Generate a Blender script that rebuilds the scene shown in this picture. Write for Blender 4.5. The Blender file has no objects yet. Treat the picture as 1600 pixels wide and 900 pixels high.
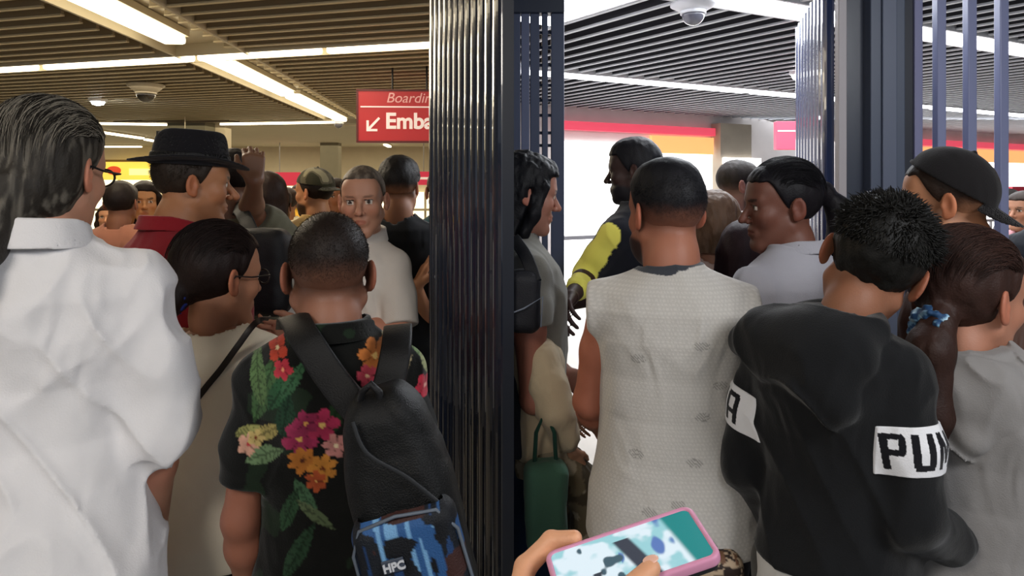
import bpy, math, random
import numpy as np
from mathutils import Matrix, Vector, Euler
random.seed(7); rng = np.random.default_rng(7)
S = bpy.context.scene
C = S.collection
PI = math.pi
R = math.radians
# ---------------------------------------------------------------- camera
EYE = 1.62; FPX = 1100.0; HX, HY = 800.0, 290.0
cd = bpy.data.cameras.new('camera'); cam = bpy.data.objects.new('camera', cd); C.objects.link(cam)
cam.location = (0, 0, EYE); cam.rotation_euler = (PI/2, 0, 0)
cd.sensor_width = 36; cd.lens = FPX/1600*36; cd.shift_x = 0; cd.shift_y = -(450-HY)/1600
cd.clip_start = .05; cd.clip_end = 100
S.camera = cam
def W(px, py, d): return Vector(((px-HX)/FPX*d, d, EYE-(py-HY)/FPX*d))
# ---------------------------------------------------------------- world, lights, exposure
S.view_settings.view_transform = 'Standard'; S.view_settings.look = 'None'
S.view_settings.exposure = 0.0; S.view_settings.gamma = 1.0; S.view_settings.use_curve_mapping = False
wd = bpy.data.worlds.new('world'); S.world = wd; wd.use_nodes = True
wd.node_tree.nodes['Background'].inputs[0].default_value = (.80, .88, 1.0, 1)
wd.node_tree.nodes['Background'].inputs[1].default_value = .35
def area(name, loc, aim, sx, sy, power, col):
    l = bpy.data.lights.new(name, 'AREA'); l.shape = 'RECTANGLE'; l.size = sx; l.size_y = sy
    l.energy = power; l.color = col
    o = bpy.data.objects.new(name, l); C.objects.link(o); o.location = loc
    o.rotation_euler = (Vector(aim)-Vector(loc)).to_track_quat('-Z', 'Y').to_euler()
    return o
WARM = (1, .86, .66); COOL = (.90, .95, 1.0)
area('lamp_hall_left', (-3.2, 7.5, 2.68), (-3.2, 7.5, 0), 4, 6, 170, WARM)
area('lamp_hall_left_far', (-6, 15, 2.65), (-6, 15, 0), 8, 8, 240, (1, .85, .55))
area('lamp_hall_right', (2.6, 5.5, 2.68), (2.6, 5.5, 0), 3, 5, 230, COOL)
area('lamp_hall_right_far', (6, 12, 2.65), (6, 11, 0), 7, 6, 480, COOL)
area('fill_entrance_left', (-1.0, -.7, 2.65), (-.65, 1.6, 1.2), .8, .8, 36, (1, .93, .84))  # unseen fill added behind the camera, placed to reach the cream blouse
area('fill_entrance_right', (1.6, -.2, 2.6), (.9, 1.5, 1.2), 1.0, .8, 40, (.97, .98, 1))  # added overhead fill, out of view, for the right foreground people
area('fill_back_left', (-1.9, 3.3, 2.66), (-.9, 2.2, 1.3), .5, 1.2, 30, WARM)  # fill added to lighten the people in the left crowd
area('fill_gate_right', (.9, 3.1, 2.66), (.5, 2.3, 1.2), .5, 1.2, 16, COOL)  # extra light put in to brighten the group by the shutter
# ---------------------------------------------------------------- colour + materials
def lin(h):
    if isinstance(h, str):
        h = h.lstrip('#'); c = [int(h[i:i+2], 16)/255 for i in (0, 2, 4)]
    else: c = list(h)
    return np.array([x/12.92 if x <= .04045 else ((x+.055)/1.055)**2.4 for x in c], dtype=np.float32)
_m = {}
def mat(key, col=None, rough=.6, metal=0., bump=None, bscale=60., emit=None, estr=0., attr=False, sss=0., spec=.5, sheen=0., coat=0., var=.0, vscale=3., stretch=None):
    if key in _m: return _m[key]
    m = bpy.data.materials.new(key); m.use_nodes = True; nt = m.node_tree; N = nt.nodes; L = nt.links
    b = N['Principled BSDF']
    b.inputs['Roughness'].default_value = rough; b.inputs['Metallic'].default_value = metal
    b.inputs['Specular IOR Level'].default_value = spec
    if sheen: b.inputs['Sheen Weight'].default_value = sheen
    if coat: b.inputs['Coat Weight'].default_value = coat
    if attr:
        a = N.new('ShaderNodeAttribute'); a.attribute_name = 'Col'; L.new(a.outputs['Color'], b.inputs['Base Color'])
    elif col is not None:
        c = lin(col); b.inputs['Base Color'].default_value = (*c, 1)
        if var:
            tc = N.new('ShaderNodeTexCoord'); nz = N.new('ShaderNodeTexNoise'); nz.inputs['Scale'].default_value = vscale; nz.inputs['Detail'].default_value = 6
            rp = N.new('ShaderNodeValToRGB'); rp.color_ramp.elements[0].color = (*(c*(1-var)), 1); rp.color_ramp.elements[1].color = (*np.minimum(c*(1+var), 1), 1)
            rp.color_ramp.elements[0].position = .3; rp.color_ramp.elements[1].position = .7
            L.new(tc.outputs['Object'], nz.inputs['Vector']); L.new(nz.outputs[0], rp.inputs[0]); L.new(rp.outputs[0], b.inputs['Base Color'])
    if emit is not None:
        b.inputs['Emission Color'].default_value = (*lin(emit), 1); b.inputs['Emission Strength'].default_value = estr
    if sss:
        b.inputs['Subsurface Weight'].default_value = sss; b.inputs['Subsurface Radius'].default_value = (.012, .005, .003); b.inputs['Subsurface Scale'].default_value = 1
    if bump:
        tc = N.new('ShaderNodeTexCoord'); nz = N.new('ShaderNodeTexNoise'); nz.inputs['Scale'].default_value = bscale; nz.inputs['Detail'].default_value = 4
        if stretch:
            mp = N.new('ShaderNodeMapping'); mp.inputs['Scale'].default_value = stretch
            L.new(tc.outputs['Object'], mp.inputs['Vector']); L.new(mp.outputs[0], nz.inputs['Vector'])
        else: L.new(tc.outputs['Object'], nz.inputs['Vector'])
        bp = N.new('ShaderNodeBump'); bp.inputs['Strength'].default_value = bump; bp.inputs['Distance'].default_value = .004
        L.new(nz.outputs[0], bp.inputs['Height']); L.new(bp.outputs[0], b.inputs['Normal'])
    _m[key] = m; return m
SKIN = mat('skin', attr=True, rough=.5, sss=.08, spec=.35, bump=.12, bscale=260)
HAIR = mat('hair_fibre', attr=True, rough=.55, spec=.22, bump=.3, bscale=220)
CLOTH = mat('woven_cloth', attr=True, rough=.92, spec=.15, sheen=.15, bump=.25, bscale=320)
SATIN = mat('satin_cloth', attr=True, rough=.6, spec=.3, bump=.15, bscale=300)
NYLON = mat('nylon_weave', attr=True, rough=.55, spec=.3, bump=.4, bscale=420)
RUBBER = mat('rubber_and_leather', attr=True, rough=.5, spec=.4, bump=.15, bscale=200)
def wrinkle(m, scale=9., dist=.018, stren=.35):
    nt = m.node_tree; N = nt.nodes; L = nt.links; bp = [n for n in N if n.type == 'BUMP'][0]
    tc = N.new('ShaderNodeTexCoord'); mp = N.new('ShaderNodeMapping'); mp.inputs['Scale'].default_value = (1.3, 1, .55); mp.inputs['Rotation'].default_value = (0, .5, 0)
    nz = N.new('ShaderNodeTexNoise'); nz.noise_type = 'RIDGED_MULTIFRACTAL'; nz.inputs['Scale'].default_value = scale; nz.inputs['Detail'].default_value = 2; nz.inputs['Distortion'].default_value = 1.2
    b2 = N.new('ShaderNodeBump'); b2.inputs['Strength'].default_value = stren; b2.inputs['Distance'].default_value = dist
    L.new(tc.outputs['Object'], mp.inputs['Vector']); L.new(mp.outputs[0], nz.inputs['Vector']); L.new(nz.outputs[0], b2.inputs['Height']); L.new(b2.outputs[0], bp.inputs['Normal'])
wrinkle(CLOTH, stren=.55)
# ---------------------------------------------------------------- object helpers
def link(name, me, m=None, parent=None, **props):
    o = bpy.data.objects.new(name, me); C.objects.link(o)
    if m is not None and me is not None and hasattr(me, 'materials') and not me.materials:
        for q in (m if isinstance(m, (list, tuple)) else [m]): me.materials.append(q)
    if parent is not None: o.parent = parent
    for k, v in props.items(): o[k] = v
    return o
def empty(name, loc=(0, 0, 0), rz=0, label=None, category=None, group=None):
    o = bpy.data.objects.new(name, None); C.objects.link(o); o.location = loc; o.rotation_euler = (0, 0, rz); o.empty_display_size = .1
    if label: o['label'] = label
    if category: o['category'] = category
    if group: o['group'] = group
    return o
def tagp(o, label, cat, group=None):
    o['label'] = label; o['category'] = cat
    if group: o['group'] = group
    return o
def struct(o): o['kind'] = 'structure'; return o
def npmesh(name, V, F, col=None, smooth=True):
    V = np.asarray(V, dtype=np.float32); F = np.asarray(F, dtype=np.int32); k = F.shape[1]
    me = bpy.data.meshes.new(name); me.vertices.add(len(V)); me.vertices.foreach_set('co', V.ravel())
    me.loops.add(F.size); me.loops.foreach_set('vertex_index', F.ravel())
    me.polygons.add(len(F)); me.polygons.foreach_set('loop_start', np.arange(0, F.size, k, dtype=np.int32))
    me.polygons.foreach_set('use_smooth', np.full(len(F), smooth))
    me.update(calc_edges=True)
    if col is not None:
        a = me.color_attributes.new('Col', 'FLOAT_COLOR', 'POINT')
        c = np.ones((len(V), 4), dtype=np.float32); c[:, :3] = col; a.data.foreach_set('color', c.ravel())
    return me
def joinvf(parts):
    Vs, Fs, Cs, n = [], [], [], 0
    for p in parts:
        if len(p[0]) == 0: continue
        Vs.append(p[0]); Fs.append(p[1]+n); n += len(p[0])
        if len(p) > 2: Cs.append(np.broadcast_to(p[2], (len(p[0]), 3)))
    return np.concatenate(Vs), np.concatenate(Fs), (np.concatenate(Cs) if Cs else None)
class MB:
    """collects boxes, prisms, tubes; one mesh"""
    def __init__(s): s.v = []; s.f = []
    def add(s, V, F):
        n = len(s.v); s.v += [tuple(map(float, p)) for p in V]; s.f += [tuple(int(i)+n for i in f) for f in F]; return s
    def box(s, c, d, rz=0, M=None):
        x, y, z = [q/2 for q in d]; pts = [Vector((sx*x, sy*y, sz*z)) for sx in (-1, 1) for sy in (-1, 1) for sz in (-1, 1)]
        T = Matrix.Translation(c) @ Matrix.Rotation(rz, 4, 'Z') @ (M or Matrix())
        return s.add([T @ p for p in pts], [(0, 1, 3, 2), (4, 6, 7, 5), (0, 4, 5, 1), (2, 3, 7, 6), (0, 2, 6, 4), (1, 5, 7, 3)])
    def bar(s, a, b, w, h, up=(0, 0, 1)):
        a = Vector(a); b = Vector(b); D = (b-a); L = D.length; D.normalize(); U = Vector(up); Sd = D.cross(U).normalized(); U = Sd.cross(D)
        pts = [q + Sd*sx*w/2 + U*sz*h/2 for q in (a, b) for sx in (-1, 1) for sz in (-1, 1)]
        return s.add(pts, [(0, 1, 3, 2), (4, 6, 7, 5), (0, 4, 5, 1), (2, 3, 7, 6), (0, 2, 6, 4), (1, 5, 7, 3)])
    def prism(s, poly, z0, z1):
        n = len(poly); V = [(x, y, z0) for x, y in poly]+[(x, y, z1) for x, y in poly]
        return s.add(V, [tuple(range(n))[::-1], tuple(range(n, 2*n))]+[(i, (i+1) % n, n+(i+1) % n, n+i) for i in range(n)])
    def lathe(s, prof, c=(0, 0, 0), n=24, M=None):
        V = []; T = Matrix.Translation(c) @ (M or Matrix())
        for r, z in prof:
            for i in range(n): V.append(T @ Vector((r*math.cos(2*PI*i/n), r*math.sin(2*PI*i/n), z)))
        F = [(j*n+i, j*n+(i+1) % n, (j+1)*n+(i+1) % n, (j+1)*n+i) for j in range(len(prof)-1) for i in range(n)]
        F += [tuple(range(n))[::-1], tuple(range((len(prof)-1)*n, len(prof)*n))]
        return s.add(V, F)
    def tube(s, pts, r, n=8):
        V, F = tube_vf(np.array([list(p) for p in pts], dtype=float), r, n); return s.add(V, F)
    def obj(s, name, m, parent=None, smooth=False, bevel=0, **props):
        me = bpy.data.meshes.new(name); me.from_pydata(s.v, [], s.f); me.validate(); me.update()
        if smooth:
            for p in me.polygons: p.use_smooth = True
        o = link(name, me, m, parent, **props)
        if bevel:
            b = o.modifiers.new('bevel', 'BEVEL'); b.width = bevel; b.segments = 2; b.limit_method = 'ANGLE'
        return o
def tube_vf(P, r, n=8, closed=False):
    P = np.asarray(P, float); K = len(P); r = np.broadcast_to(np.asarray(r, float), (K,))
    T = np.gradient(P, axis=0) if not closed else (np.roll(P, -1, 0)-np.roll(P, 1, 0))
    T /= np.linalg.norm(T, axis=1)[:, None]+1e-12
    up = np.array([0, 0, 1.]) if abs(T[0][2]) < .9 else np.array([1., 0, 0])
    N = np.cross(T[0], up); N /= np.linalg.norm(N); V = []
    for i in range(K):
        N = N-T[i]*np.dot(N, T[i]); N /= np.linalg.norm(N)+1e-12; B = np.cross(T[i], N)
        for j in range(n):
            a = 2*PI*j/n; V.append(P[i]+r[i]*(math.cos(a)*N+math.sin(a)*B))
    F = []; M_ = K if closed else K-1
    for i in range(M_):
        i2 = (i+1) % K
        for j in range(n): F.append((i*n+j, i*n+(j+1) % n, i2*n+(j+1) % n, i2*n+j))
    return np.array(V), np.array(F)
def text_mesh(txt, size, extrude=.002, bold=0.0, shear=0):
    cu = bpy.data.curves.new('t', 'FONT'); cu.body = txt; cu.size = size; cu.extrude = extrude; cu.offset = bold; cu.shear = shear
    o = bpy.data.objects.new('t', cu); C.objects.link(o); bpy.context.view_layer.update()
    me = bpy.data.meshes.new_from_object(o.evaluated_get(bpy.context.evaluated_depsgraph_get()))
    bpy.data.objects.remove(o); return me
# ---------------------------------------------------------------- noise + signed distance toolkit
def _h(i, j, k, seed):
    h = (i.astype(np.int64)*374761393 + j.astype(np.int64)*668265263 + k.astype(np.int64)*2147483647 + seed*974634777) & 0xffffffff
    h = ((h ^ (h >> 13))*1274126177) & 0xffffffff
    return ((h ^ (h >> 16)) & 0xffff).astype(np.float32)/65535.
def vn(x, y, z, seed=0):
    x, y, z = np.broadcast_arrays(x, y, z); xi = np.floor(x); yi = np.floor(y); zi = np.floor(z)
    fx, fy, fz = [(t*t*(3-2*t)).astype(np.float32) for t in (x-xi, y-yi, z-zi)]
    xi, yi, zi = xi.astype(np.int64), yi.astype(np.int64), zi.astype(np.int64); o = 0
    for a in (0, 1):
        for b in (0, 1):
            for c in (0, 1):
                o = o + _h(xi+a, yi+b, zi+c, seed)*(fx if a else 1-fx)*(fy if b else 1-fy)*(fz if c else 1-fz)
    return o*2-1
def fbm(x, y, z, seed=0, o=3):
    s = 0; a = .5
    for i in range(o): s = s+a*vn(x, y, z, seed+i*17); x, y, z, a = x*2, y*2, z*2, a*.5
    return s
def sm(a, b, k):
    if k <= 0: return np.minimum(a, b)
    h = np.maximum(k-np.abs(a-b), 0)/k; return np.minimum(a, b)-h*h*k*.25
def smax(a, b, k): return -sm(-a, -b, k)
def sph(P, c, r): return np.sqrt((P[0]-c[0])**2+(P[1]-c[1])**2+(P[2]-c[2])**2)-r
def ell(P, c, r, M=None):
    q = [P[i]-c[i] for i in range(3)]
    if M is not None: q = [M[i][0]*q[0]+M[i][1]*q[1]+M[i][2]*q[2] for i in range(3)]
    k0 = np.sqrt((q[0]/r[0])**2+(q[1]/r[1])**2+(q[2]/r[2])**2); k1 = np.sqrt((q[0]/r[0]**2)**2+(q[1]/r[1]**2)**2+(q[2]/r[2]**2)**2)+1e-9
    return k0*(k0-1)/k1
def rc(P, a, b, r1, r2):
    d = [b[i]-a[i] for i in range(3)]; L2 = sum(x*x for x in d)+1e-12
    t = np.clip(((P[0]-a[0])*d[0]+(P[1]-a[1])*d[1]+(P[2]-a[2])*d[2])/L2, 0, 1)
    return np.sqrt((P[0]-a[0]-t*d[0])**2+(P[1]-a[1]-t*d[1])**2+(P[2]-a[2]-t*d[2])**2)-(r1+(r2-r1)*t)
def chain(P, pts, rs, k=.02):
    o = None
    for i in range(len(pts)-1):
        d = rc(P, pts[i], pts[i+1], rs[i], rs[i+1]); o = d if o is None else sm(o, d, k)
    return o
def plane(P, p, n):
    n = Vector(n).normalized(); return (P[0]-p[0])*n[0]+(P[1]-p[1])*n[1]+(P[2]-p[2])*n[2]
def rbox(P, c, h, r, M=None):
    q = [P[i]-c[i] for i in range(3)]
    if M is not None: q = [M[i][0]*q[0]+M[i][1]*q[1]+M[i][2]*q[2] for i in range(3)]
    q = [np.abs(q[i])-(h[i]-r) for i in range(3)]
    return np.sqrt(np.maximum(q[0], 0)**2+np.maximum(q[1], 0)**2+np.maximum(q[2], 0)**2)+np.minimum(np.maximum(q[0], np.maximum(q[1], q[2])), 0)-r
def torus(P, c, R_, r, M=None):
    q = [P[i]-c[i] for i in range(3)]
    if M is not None: q = [M[i][0]*q[0]+M[i][1]*q[1]+M[i][2]*q[2] for i in range(3)]
    return np.sqrt((np.sqrt(q[0]**2+q[1]**2)-R_)**2+q[2]**2)-r
def grid(lo, hi, h):
    ax = [np.arange(lo[i]-h, hi[i]+2*h, h, dtype=np.float32) for i in range(3)]
    return ax, (ax[0][:, None, None], ax[1][None, :, None], ax[2][None, None, :])
def nets(F, ax):
    F = np.ascontiguousarray(F, dtype=np.float32); s = F < 0
    cnt = np.zeros(tuple(n-1 for n in F.shape), dtype=np.uint8)
    for a in (0, 1):
        for b in (0, 1):
            for c in (0, 1): cnt += s[a:F.shape[0]-1+a, b:F.shape[1]-1+b, c:F.shape[2]-1+c]
    act = (cnt > 0) & (cnt < 8); I, J, K = np.nonzero(act); n = len(I)
    if n == 0: return np.zeros((0, 3)), np.zeros((0, 4), int)
    idx = np.full(act.shape, -1, dtype=np.int32); idx[I, J, K] = np.arange(n)
    acc = np.zeros((n, 3), dtype=np.float64); w = np.zeros(n)
    cor = [(a, b, c) for a in (0, 1) for b in (0, 1) for c in (0, 1)]
    vals = {q: F[I+q[0], J+q[1], K+q[2]] for q in cor}
    for q in cor:
        for ax_ in range(3):
            if q[ax_] == 0:
                p = list(q); p[ax_] = 1; p = tuple(p); v0, v1 = vals[q], vals[p]; m = (v0 < 0) != (v1 < 0)
                t = np.where(m, v0/(v0-v1+1e-20), 0)
                for k in range(3):
                    acc[:, k] += np.where(m, q[k]+(t if k == ax_ else 0), 0)
                w += m
    acc /= w[:, None]
    V = np.empty((n, 3)); 
    for k, IJ in enumerate((I, J, K)):
        a = ax[k]; V[:, k] = a[IJ]+acc[:, k]*(a[1]-a[0])
    Q = []
    for k in range(3):
        sl0 = [slice(1, -1)]*3; sl1 = [slice(1, -1)]*3; sl0[k] = slice(0, F.shape[k]-1); sl1[k] = slice(1, F.shape[k])
        s0 = s[tuple(sl0)]; s1 = s[tuple(sl1)]; ch = s0 != s1
        A = list(np.nonzero(ch)); up = s0[tuple(A)]
        for j in range(3):
            if j != k: A[j] = A[j]+1
        u, v = [(1, 2), (2, 0), (0, 1)][k]
        def g(du, dv):
            B = [x.copy() for x in A]; B[u] -= du; B[v] -= dv; return idx[tuple(B)]
        q = np.stack([g(1, 1), g(0, 1), g(0, 0), g(1, 0)], 1); q[~up] = q[~up][:, ::-1]; Q.append(q)
    return V, np.concatenate(Q)
def surf(fn, lo, hi, h):
    ax, P = grid(lo, hi, h); F = fn(P); F = np.broadcast_to(F, tuple(len(a) for a in ax)); return nets(F, ax)
def full(P): return np.broadcast_arrays(*P)
def disp_near(F, P, amp, nf):
    """add amp*noise only near the surface"""
    F = np.array(np.broadcast_to(F, np.broadcast_shapes(*[p.shape for p in P])), dtype=np.float32); m = np.abs(F) < amp*1.5+.012
    X, Y, Z = full(P); F[m] += amp*nf(X[m], Y[m], Z[m]); return F
def mix(a, b, t):
    t = np.clip(t, 0, 1)
    if np.ndim(t): t = t[:, None]
    return np.asarray(a)*(1-t)+np.asarray(b)*t
def sst(a, b, x): t = np.clip((x-a)/(b-a), 0, 1); return t*t*(3-2*t)
# ================================================================ SETTING
H = 2.72
M_FLOOR = mat('polished_stone', '#9b968d', rough=.28, var=.12, vscale=2.5)
M_CEIL = mat('ceiling_paint', '#b8b2a2', rough=.8, var=.03)
M_CEILR = mat('ceiling_paint_white', '#dcdde2', rough=.8, var=.03)
M_VOID = mat('ceiling_void', '#8a7d66', rough=.9, var=.08)
M_VOIDR = mat('ceiling_void_grey', '#1e1e24', rough=.9, var=.08)
M_SLAT = mat('slat_metal', '#d0c19e', rough=.5, metal=.0, var=.04)
M_SLATR = mat('slat_metal_grey', '#cdd0d8', rough=.5, var=.04)
M_WALL = mat('plaster_warm', '#c9c0ac', rough=.85, var=.05)
M_WALLR = mat('plaster_pale', '#d3cccb', rough=.85, var=.05)
M_TUBE = mat('tube_glow_warm', '#fff6e0', emit='#fff0cf', estr=5.5)
M_TUBER = mat('tube_glow_cool', '#ffffff', emit='#f7f9ff', estr=7)
M_TROUGH = mat('trough_enamel', '#cfc5ab', rough=.5)
M_TROUGHR = mat('trough_enamel_white', '#e8e9ee', rough=.5)
M_NAVY = mat('navy_enamel', '#232b3c', rough=.32, spec=.6, bump=.05, bscale=40)
M_NAVYL = mat('slate_enamel', '#5a6280', rough=.4, spec=.5, bump=.05, bscale=40)
M_GREY = mat('grey_enamel', '#8d8c92', rough=.4)
M_CREAM = mat('cream_enamel', '#c9bda6', rough=.45)
M_DARK = mat('dark_plastic', '#17181b', rough=.35)
M_SIGNRED = mat('sign_red', '#b3262c', rough=.4, emit='#b3262c', estr=.25)
M_SIGNREDB = mat('sign_red_bright', '#e04a62', rough=.4, emit='#e0485e', estr=.75)
M_SIGNW = mat('sign_white', '#f4e6e2', rough=.4, emit='#f4ded8', estr=.35)
M_LITW = mat('shop_glow_cool', '#ffffff', emit='#fffdfa', estr=2.6)
M_LITWW = mat('shop_glow_warm', '#fff6dd', emit='#fff3cf', estr=1.5)
M_YEL = mat('sign_yellow', '#f2cf4b', emit='#f4d45a', estr=.9)
M_ORG = mat('sign_orange', '#f2a25a', emit='#f7b070', estr=1.0)
struct(MB().box((-.5, 9, -.05), (31, 26, .1)).obj('floor', M_FLOOR))
struct(MB().box((-7.75, 20.1, 1.5), (15.5, .2, 3)).obj('wall_back', M_WALL))
struct(MB().box((-15.1, 9, 1.5), (.2, 22, 3)).obj('wall_left', M_WALL))
struct(MB().box((0, 11.85, 1.36), (.05, 16.3, 2.72)).obj('wall_middle', M_WALLR))
struct(MB().box((14.6, 8, 1.5), (.2, 20, 3)).obj('wall_right', M_WALLR))
struct(MB().box((-4.8, 4.95, H+.17), (9.6, 14.1, .04)).obj('ceiling', M_VOID))
struct(MB().box((7.3, 7.0, H+.17), (14.5, 18, .04)).obj('ceiling', M_VOIDR))
struct(MB().box((-7.55, 16, H+.06), (15.0, 8, .12)).obj('ceiling', M_CEIL))
struct(MB().box((-12.3, 4.95, H+.06), (5.4, 14.1, .12)).obj('ceiling', M_CEIL))
struct(MB().box((-7.5, 12.0, H+.0), (15, .14, .05)).obj('trim_1', mat('trim_dark', '#6d6250', rough=.6)))
def slats(name, x0, x1, y0, y1, dx, dy, pitch, troughs, m, mside, w=.034, h=.085):
    """parallel blades across a box region, interrupted by troughs (px,py,dirx,diry,half width)"""
    D = Vector((dx, dy)).normalized(); N = Vector((-D.y, D.x)); mb = MB(); cp = MB()
    cs = [Vector((x, y)).dot(N) for x in (x0, x1) for y in (y0, y1)]
    k = math.ceil(min(cs)/pitch)
    while k*pitch < max(cs):
        o = N*(k*pitch); t0, t1 = -1e3, 1e3
        for a, lo, hi in ((0, x0, x1), (1, y0, y1)):
            if abs(D[a]) > 1e-6:
                q = sorted(((lo-o[a])/D[a], (hi-o[a])/D[a])); t0 = max(t0, q[0]); t1 = min(t1, q[1])
        segs = [(t0, t1)] if t1 > t0 else []
        for (px, py, ex, ey, hw) in troughs:
            E = Vector((ex, ey)).normalized(); M_ = Vector((-E.y, E.x)); c = (o-Vector((px, py))).dot(M_); s = D.dot(M_)
            if abs(s) < .02:
                if abs(c) < hw: segs = []
                continue
            q = sorted(((-hw-c)/s, (hw-c)/s)); ns = []
            for a, b in segs:
                if q[1] <= a or q[0] >= b: ns.append((a, b))
                else:
                    if q[0] > a: ns.append((a, q[0]))
                    if q[1] < b: ns.append((q[1], b))
            segs = ns
        for a, b in segs:
            if b-a > .05:
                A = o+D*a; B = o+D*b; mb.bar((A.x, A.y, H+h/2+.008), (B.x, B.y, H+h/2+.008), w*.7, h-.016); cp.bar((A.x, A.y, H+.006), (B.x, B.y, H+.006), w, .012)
        k += 1
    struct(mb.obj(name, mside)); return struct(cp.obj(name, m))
TL = [(-2.62, 5.4, -.045, 1, .33), (-2.15, 5.9, -3.55, 1, .16)]
slats('ceiling', -9.5, -.03, -1.5, 11.95, -3.55, 1, .2, TL, M_SLAT, mat('slat_side_shade', '#a39478', rough=.6))  # blade sides darker than their caps: shade put into the colour
TR = [(1.57, 4.32, 1.86, 1, .17), (1.65, 7.56, 1.86, 1, .15), (.30, 4.42, -.68, 1, .22), (1.65, 10.6, 1.86, 1, .12)]
slats('ceiling', .03, 13, -1.5, 15, -.68, 1, .2, TR, M_SLATR, mat('slat_side_shade_grey', '#2b2b32', rough=.6))  # dark sides under pale caps paint the unlit faces of the blades
def light_line(p, d, L, hw, tubes, mt, me, cat='fluorescent light', label='', tw=.10):
    """pale enamel channel with glowing tubes in it: channel is structure, each tube a light of its own"""
    D = Vector((d[0], d[1])).normalized(); p = Vector(p); A = p+D*L[0]; B = p+D*L[1]; N = Vector((-D.y, D.x))
    mb = MB(); mb.bar((A.x, A.y, H+.10), (B.x, B.y, H+.10), hw*2, .02)
    for s in (-1, 1):
        o = N*s*(hw-.01); mb.bar((A.x+o.x, A.y+o.y, H+.05), (B.x+o.x, B.y+o.y, H+.05), .02, .12)
    struct(mb.obj('ceiling', mt))
    for i, (a, b, off, lab) in enumerate(tubes):
        a_ = p+D*a+N*off; b_ = p+D*b+N*off; r = empty('fluorescent_light', (*(a_+b_)/2, H), 0, lab, 'light')
        c = (a_+b_)/2
        m1 = MB().bar((a_.x-c.x, a_.y-c.y, .055), (b_.x-c.x, b_.y-c.y, .055), tw*1.25, .05); m1.obj('housing', mt, r)
        pts = [Vector((a_.x-c.x, a_.y-c.y, .0)), Vector((b_.x-c.x, b_.y-c.y, .0))]
        q = MB().bar(pts[0], pts[1], tw, .06); q.obj('diffuser', me, r, bevel=.02)
# left hall: channel running away, channel running across
light_line((-2.5, 5.4), (-.045, 1), (-4, 6.6), .33,
    [(-3.9, -.05, .06, 'thick glowing tube in the warm ceiling channel, cut by the top edge of the picture'),
     (.62, 3.05, .06, 'second glowing tube along the warm ceiling channel, just beyond the cross strip'),
     (3.25, 6.4, .06, 'third glowing tube along the warm channel, ending by the small white dome camera')], M_TROUGH, M_TUBE, tw=.17)
struct(MB().box((-3.0, 12.6, 2.70), (.9, .03, .03)).obj('trim_2', M_TROUGH))
cr = [(-4.2, -.02, 0., 'glowing strip crossing the warm ceiling, the piece just right of the ceiling channel'),
      (.1, 2.2, 0., 'glowing strip crossing the warm ceiling, rightmost piece running behind the folding gate'),]
D1 = Vector((-3.55, 1)).normalized()
light_line((-2.15, 5.9), (3.55, -1), (-7.2, 2.2), .15,
    [(-7.0, -2.35, 0, 'glowing strip crossing the warm ceiling, leftmost piece over the left edge'),
     (-2.25, -.62, 0, 'short glowing strip piece left of where the two ceiling channels cross'),
     (-.56, .62, 0, 'glowing strip piece crossing the ceiling above the dark dome camera'),
     (.68, 2.15, 0, 'rightmost piece of the crossing glowing strip, ending at the folding gate')], M_TROUGH, M_TUBE, tw=.07)
for a, b, lab in (((145, 205, 13.5), (222, 216, 13.0), 'short glowing tube low over the shops beside the grey hair'),
                  ((228, 218, 14.), (250, 222, 13.6), 'tiny glowing tube left of the hanging monitor'),
                  ((602, 226, 14.), (652, 243, 15.5), 'glowing tube under the red boarding sign'),
                  ((352, 243, 17.), (500, 264, 17.), 'long glowing tube far back over the red shop sign'),
                  ((0, 190, 11.4), (22, 192, 11.4), 'glowing tube at left edge behind the grey haired head'),
                  ((345, 194, 11.7), (520, 191, 11.7), 'thin glowing strip under the end of the slatted ceiling'),
                  ((150, 193, 11.7), (272, 195, 11.7), 'thin glowing strip under the dark ceiling trim, left of the monitor')):
    A = W(*a); B = W(*b); A.z = B.z = H-.03; s_ = .1 if 'thin' not in lab else .05
    # put the tube under the ceiling where its ray meets the ceiling plane
    def hit(px, py): t = (H-.05-EYE)*FPX/(290-py); return Vector(((px-HX)/FPX*t, min(t, 19.), H-.03))
    A, B = hit(a[0], a[1]), hit(b[0], b[1]); c = (A+B)/2
    r = empty('fluorescent_light', c, 0, lab, 'light')
    MB().bar(A-c+Vector((0, 0, .012)), B-c+Vector((0, 0, .012)), s_*1.4, .03).obj('housing', M_TROUGH, r)
    MB().bar(A-c-Vector((0, 0, .02)), B-c-Vector((0, 0, .02)), s_, .035).obj('diffuser', M_TUBE, r)
# right hall
light_line((1.57, 4.32), (1.86, 1), (-1.7, 8), .16,
    [(-.33, .55, 0, 'bright tube in the white ceiling beside the dome camera'),
     (.7, 3.6, 0, 'bright tube high behind the fence bars, nearest of that line'),
     (3.8, 7.8, 0, 'bright tube behind the rightmost fence bars')], M_TROUGHR, M_TUBER, tw=.16)
light_line((1.65, 7.56), (1.86, 1), (-1.75, 11), .14,
    [(-1.7, 1.2, 0, 'long bright tube low over the red shop fascia, left piece'),
     (1.3, 4.6, 0, 'long bright tube over the shops, right piece'),
     (4.8, 10.8, 0, 'bright tube seen between the fence bars, second row')], M_TROUGHR, M_TUBER, tw=.14)
light_line((.30, 4.42), (-.68, 1), (-2.2, .35), .21,
    [(-2.1, .3, 0, 'broad bright tube cut by the top edge beside the slatted shutter')], M_TROUGHR, M_TUBER, tw=.3)
light_line((1.65, 10.6), (1.86, 1), (0, 11), .11,
    [(0.1, 5.4, 0, 'faint far tube over the pale wall'), (5.6, 10.8, 0, 'far tube behind the fence bars, lowest row')], M_TROUGHR, M_TUBER, tw=.12)
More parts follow.
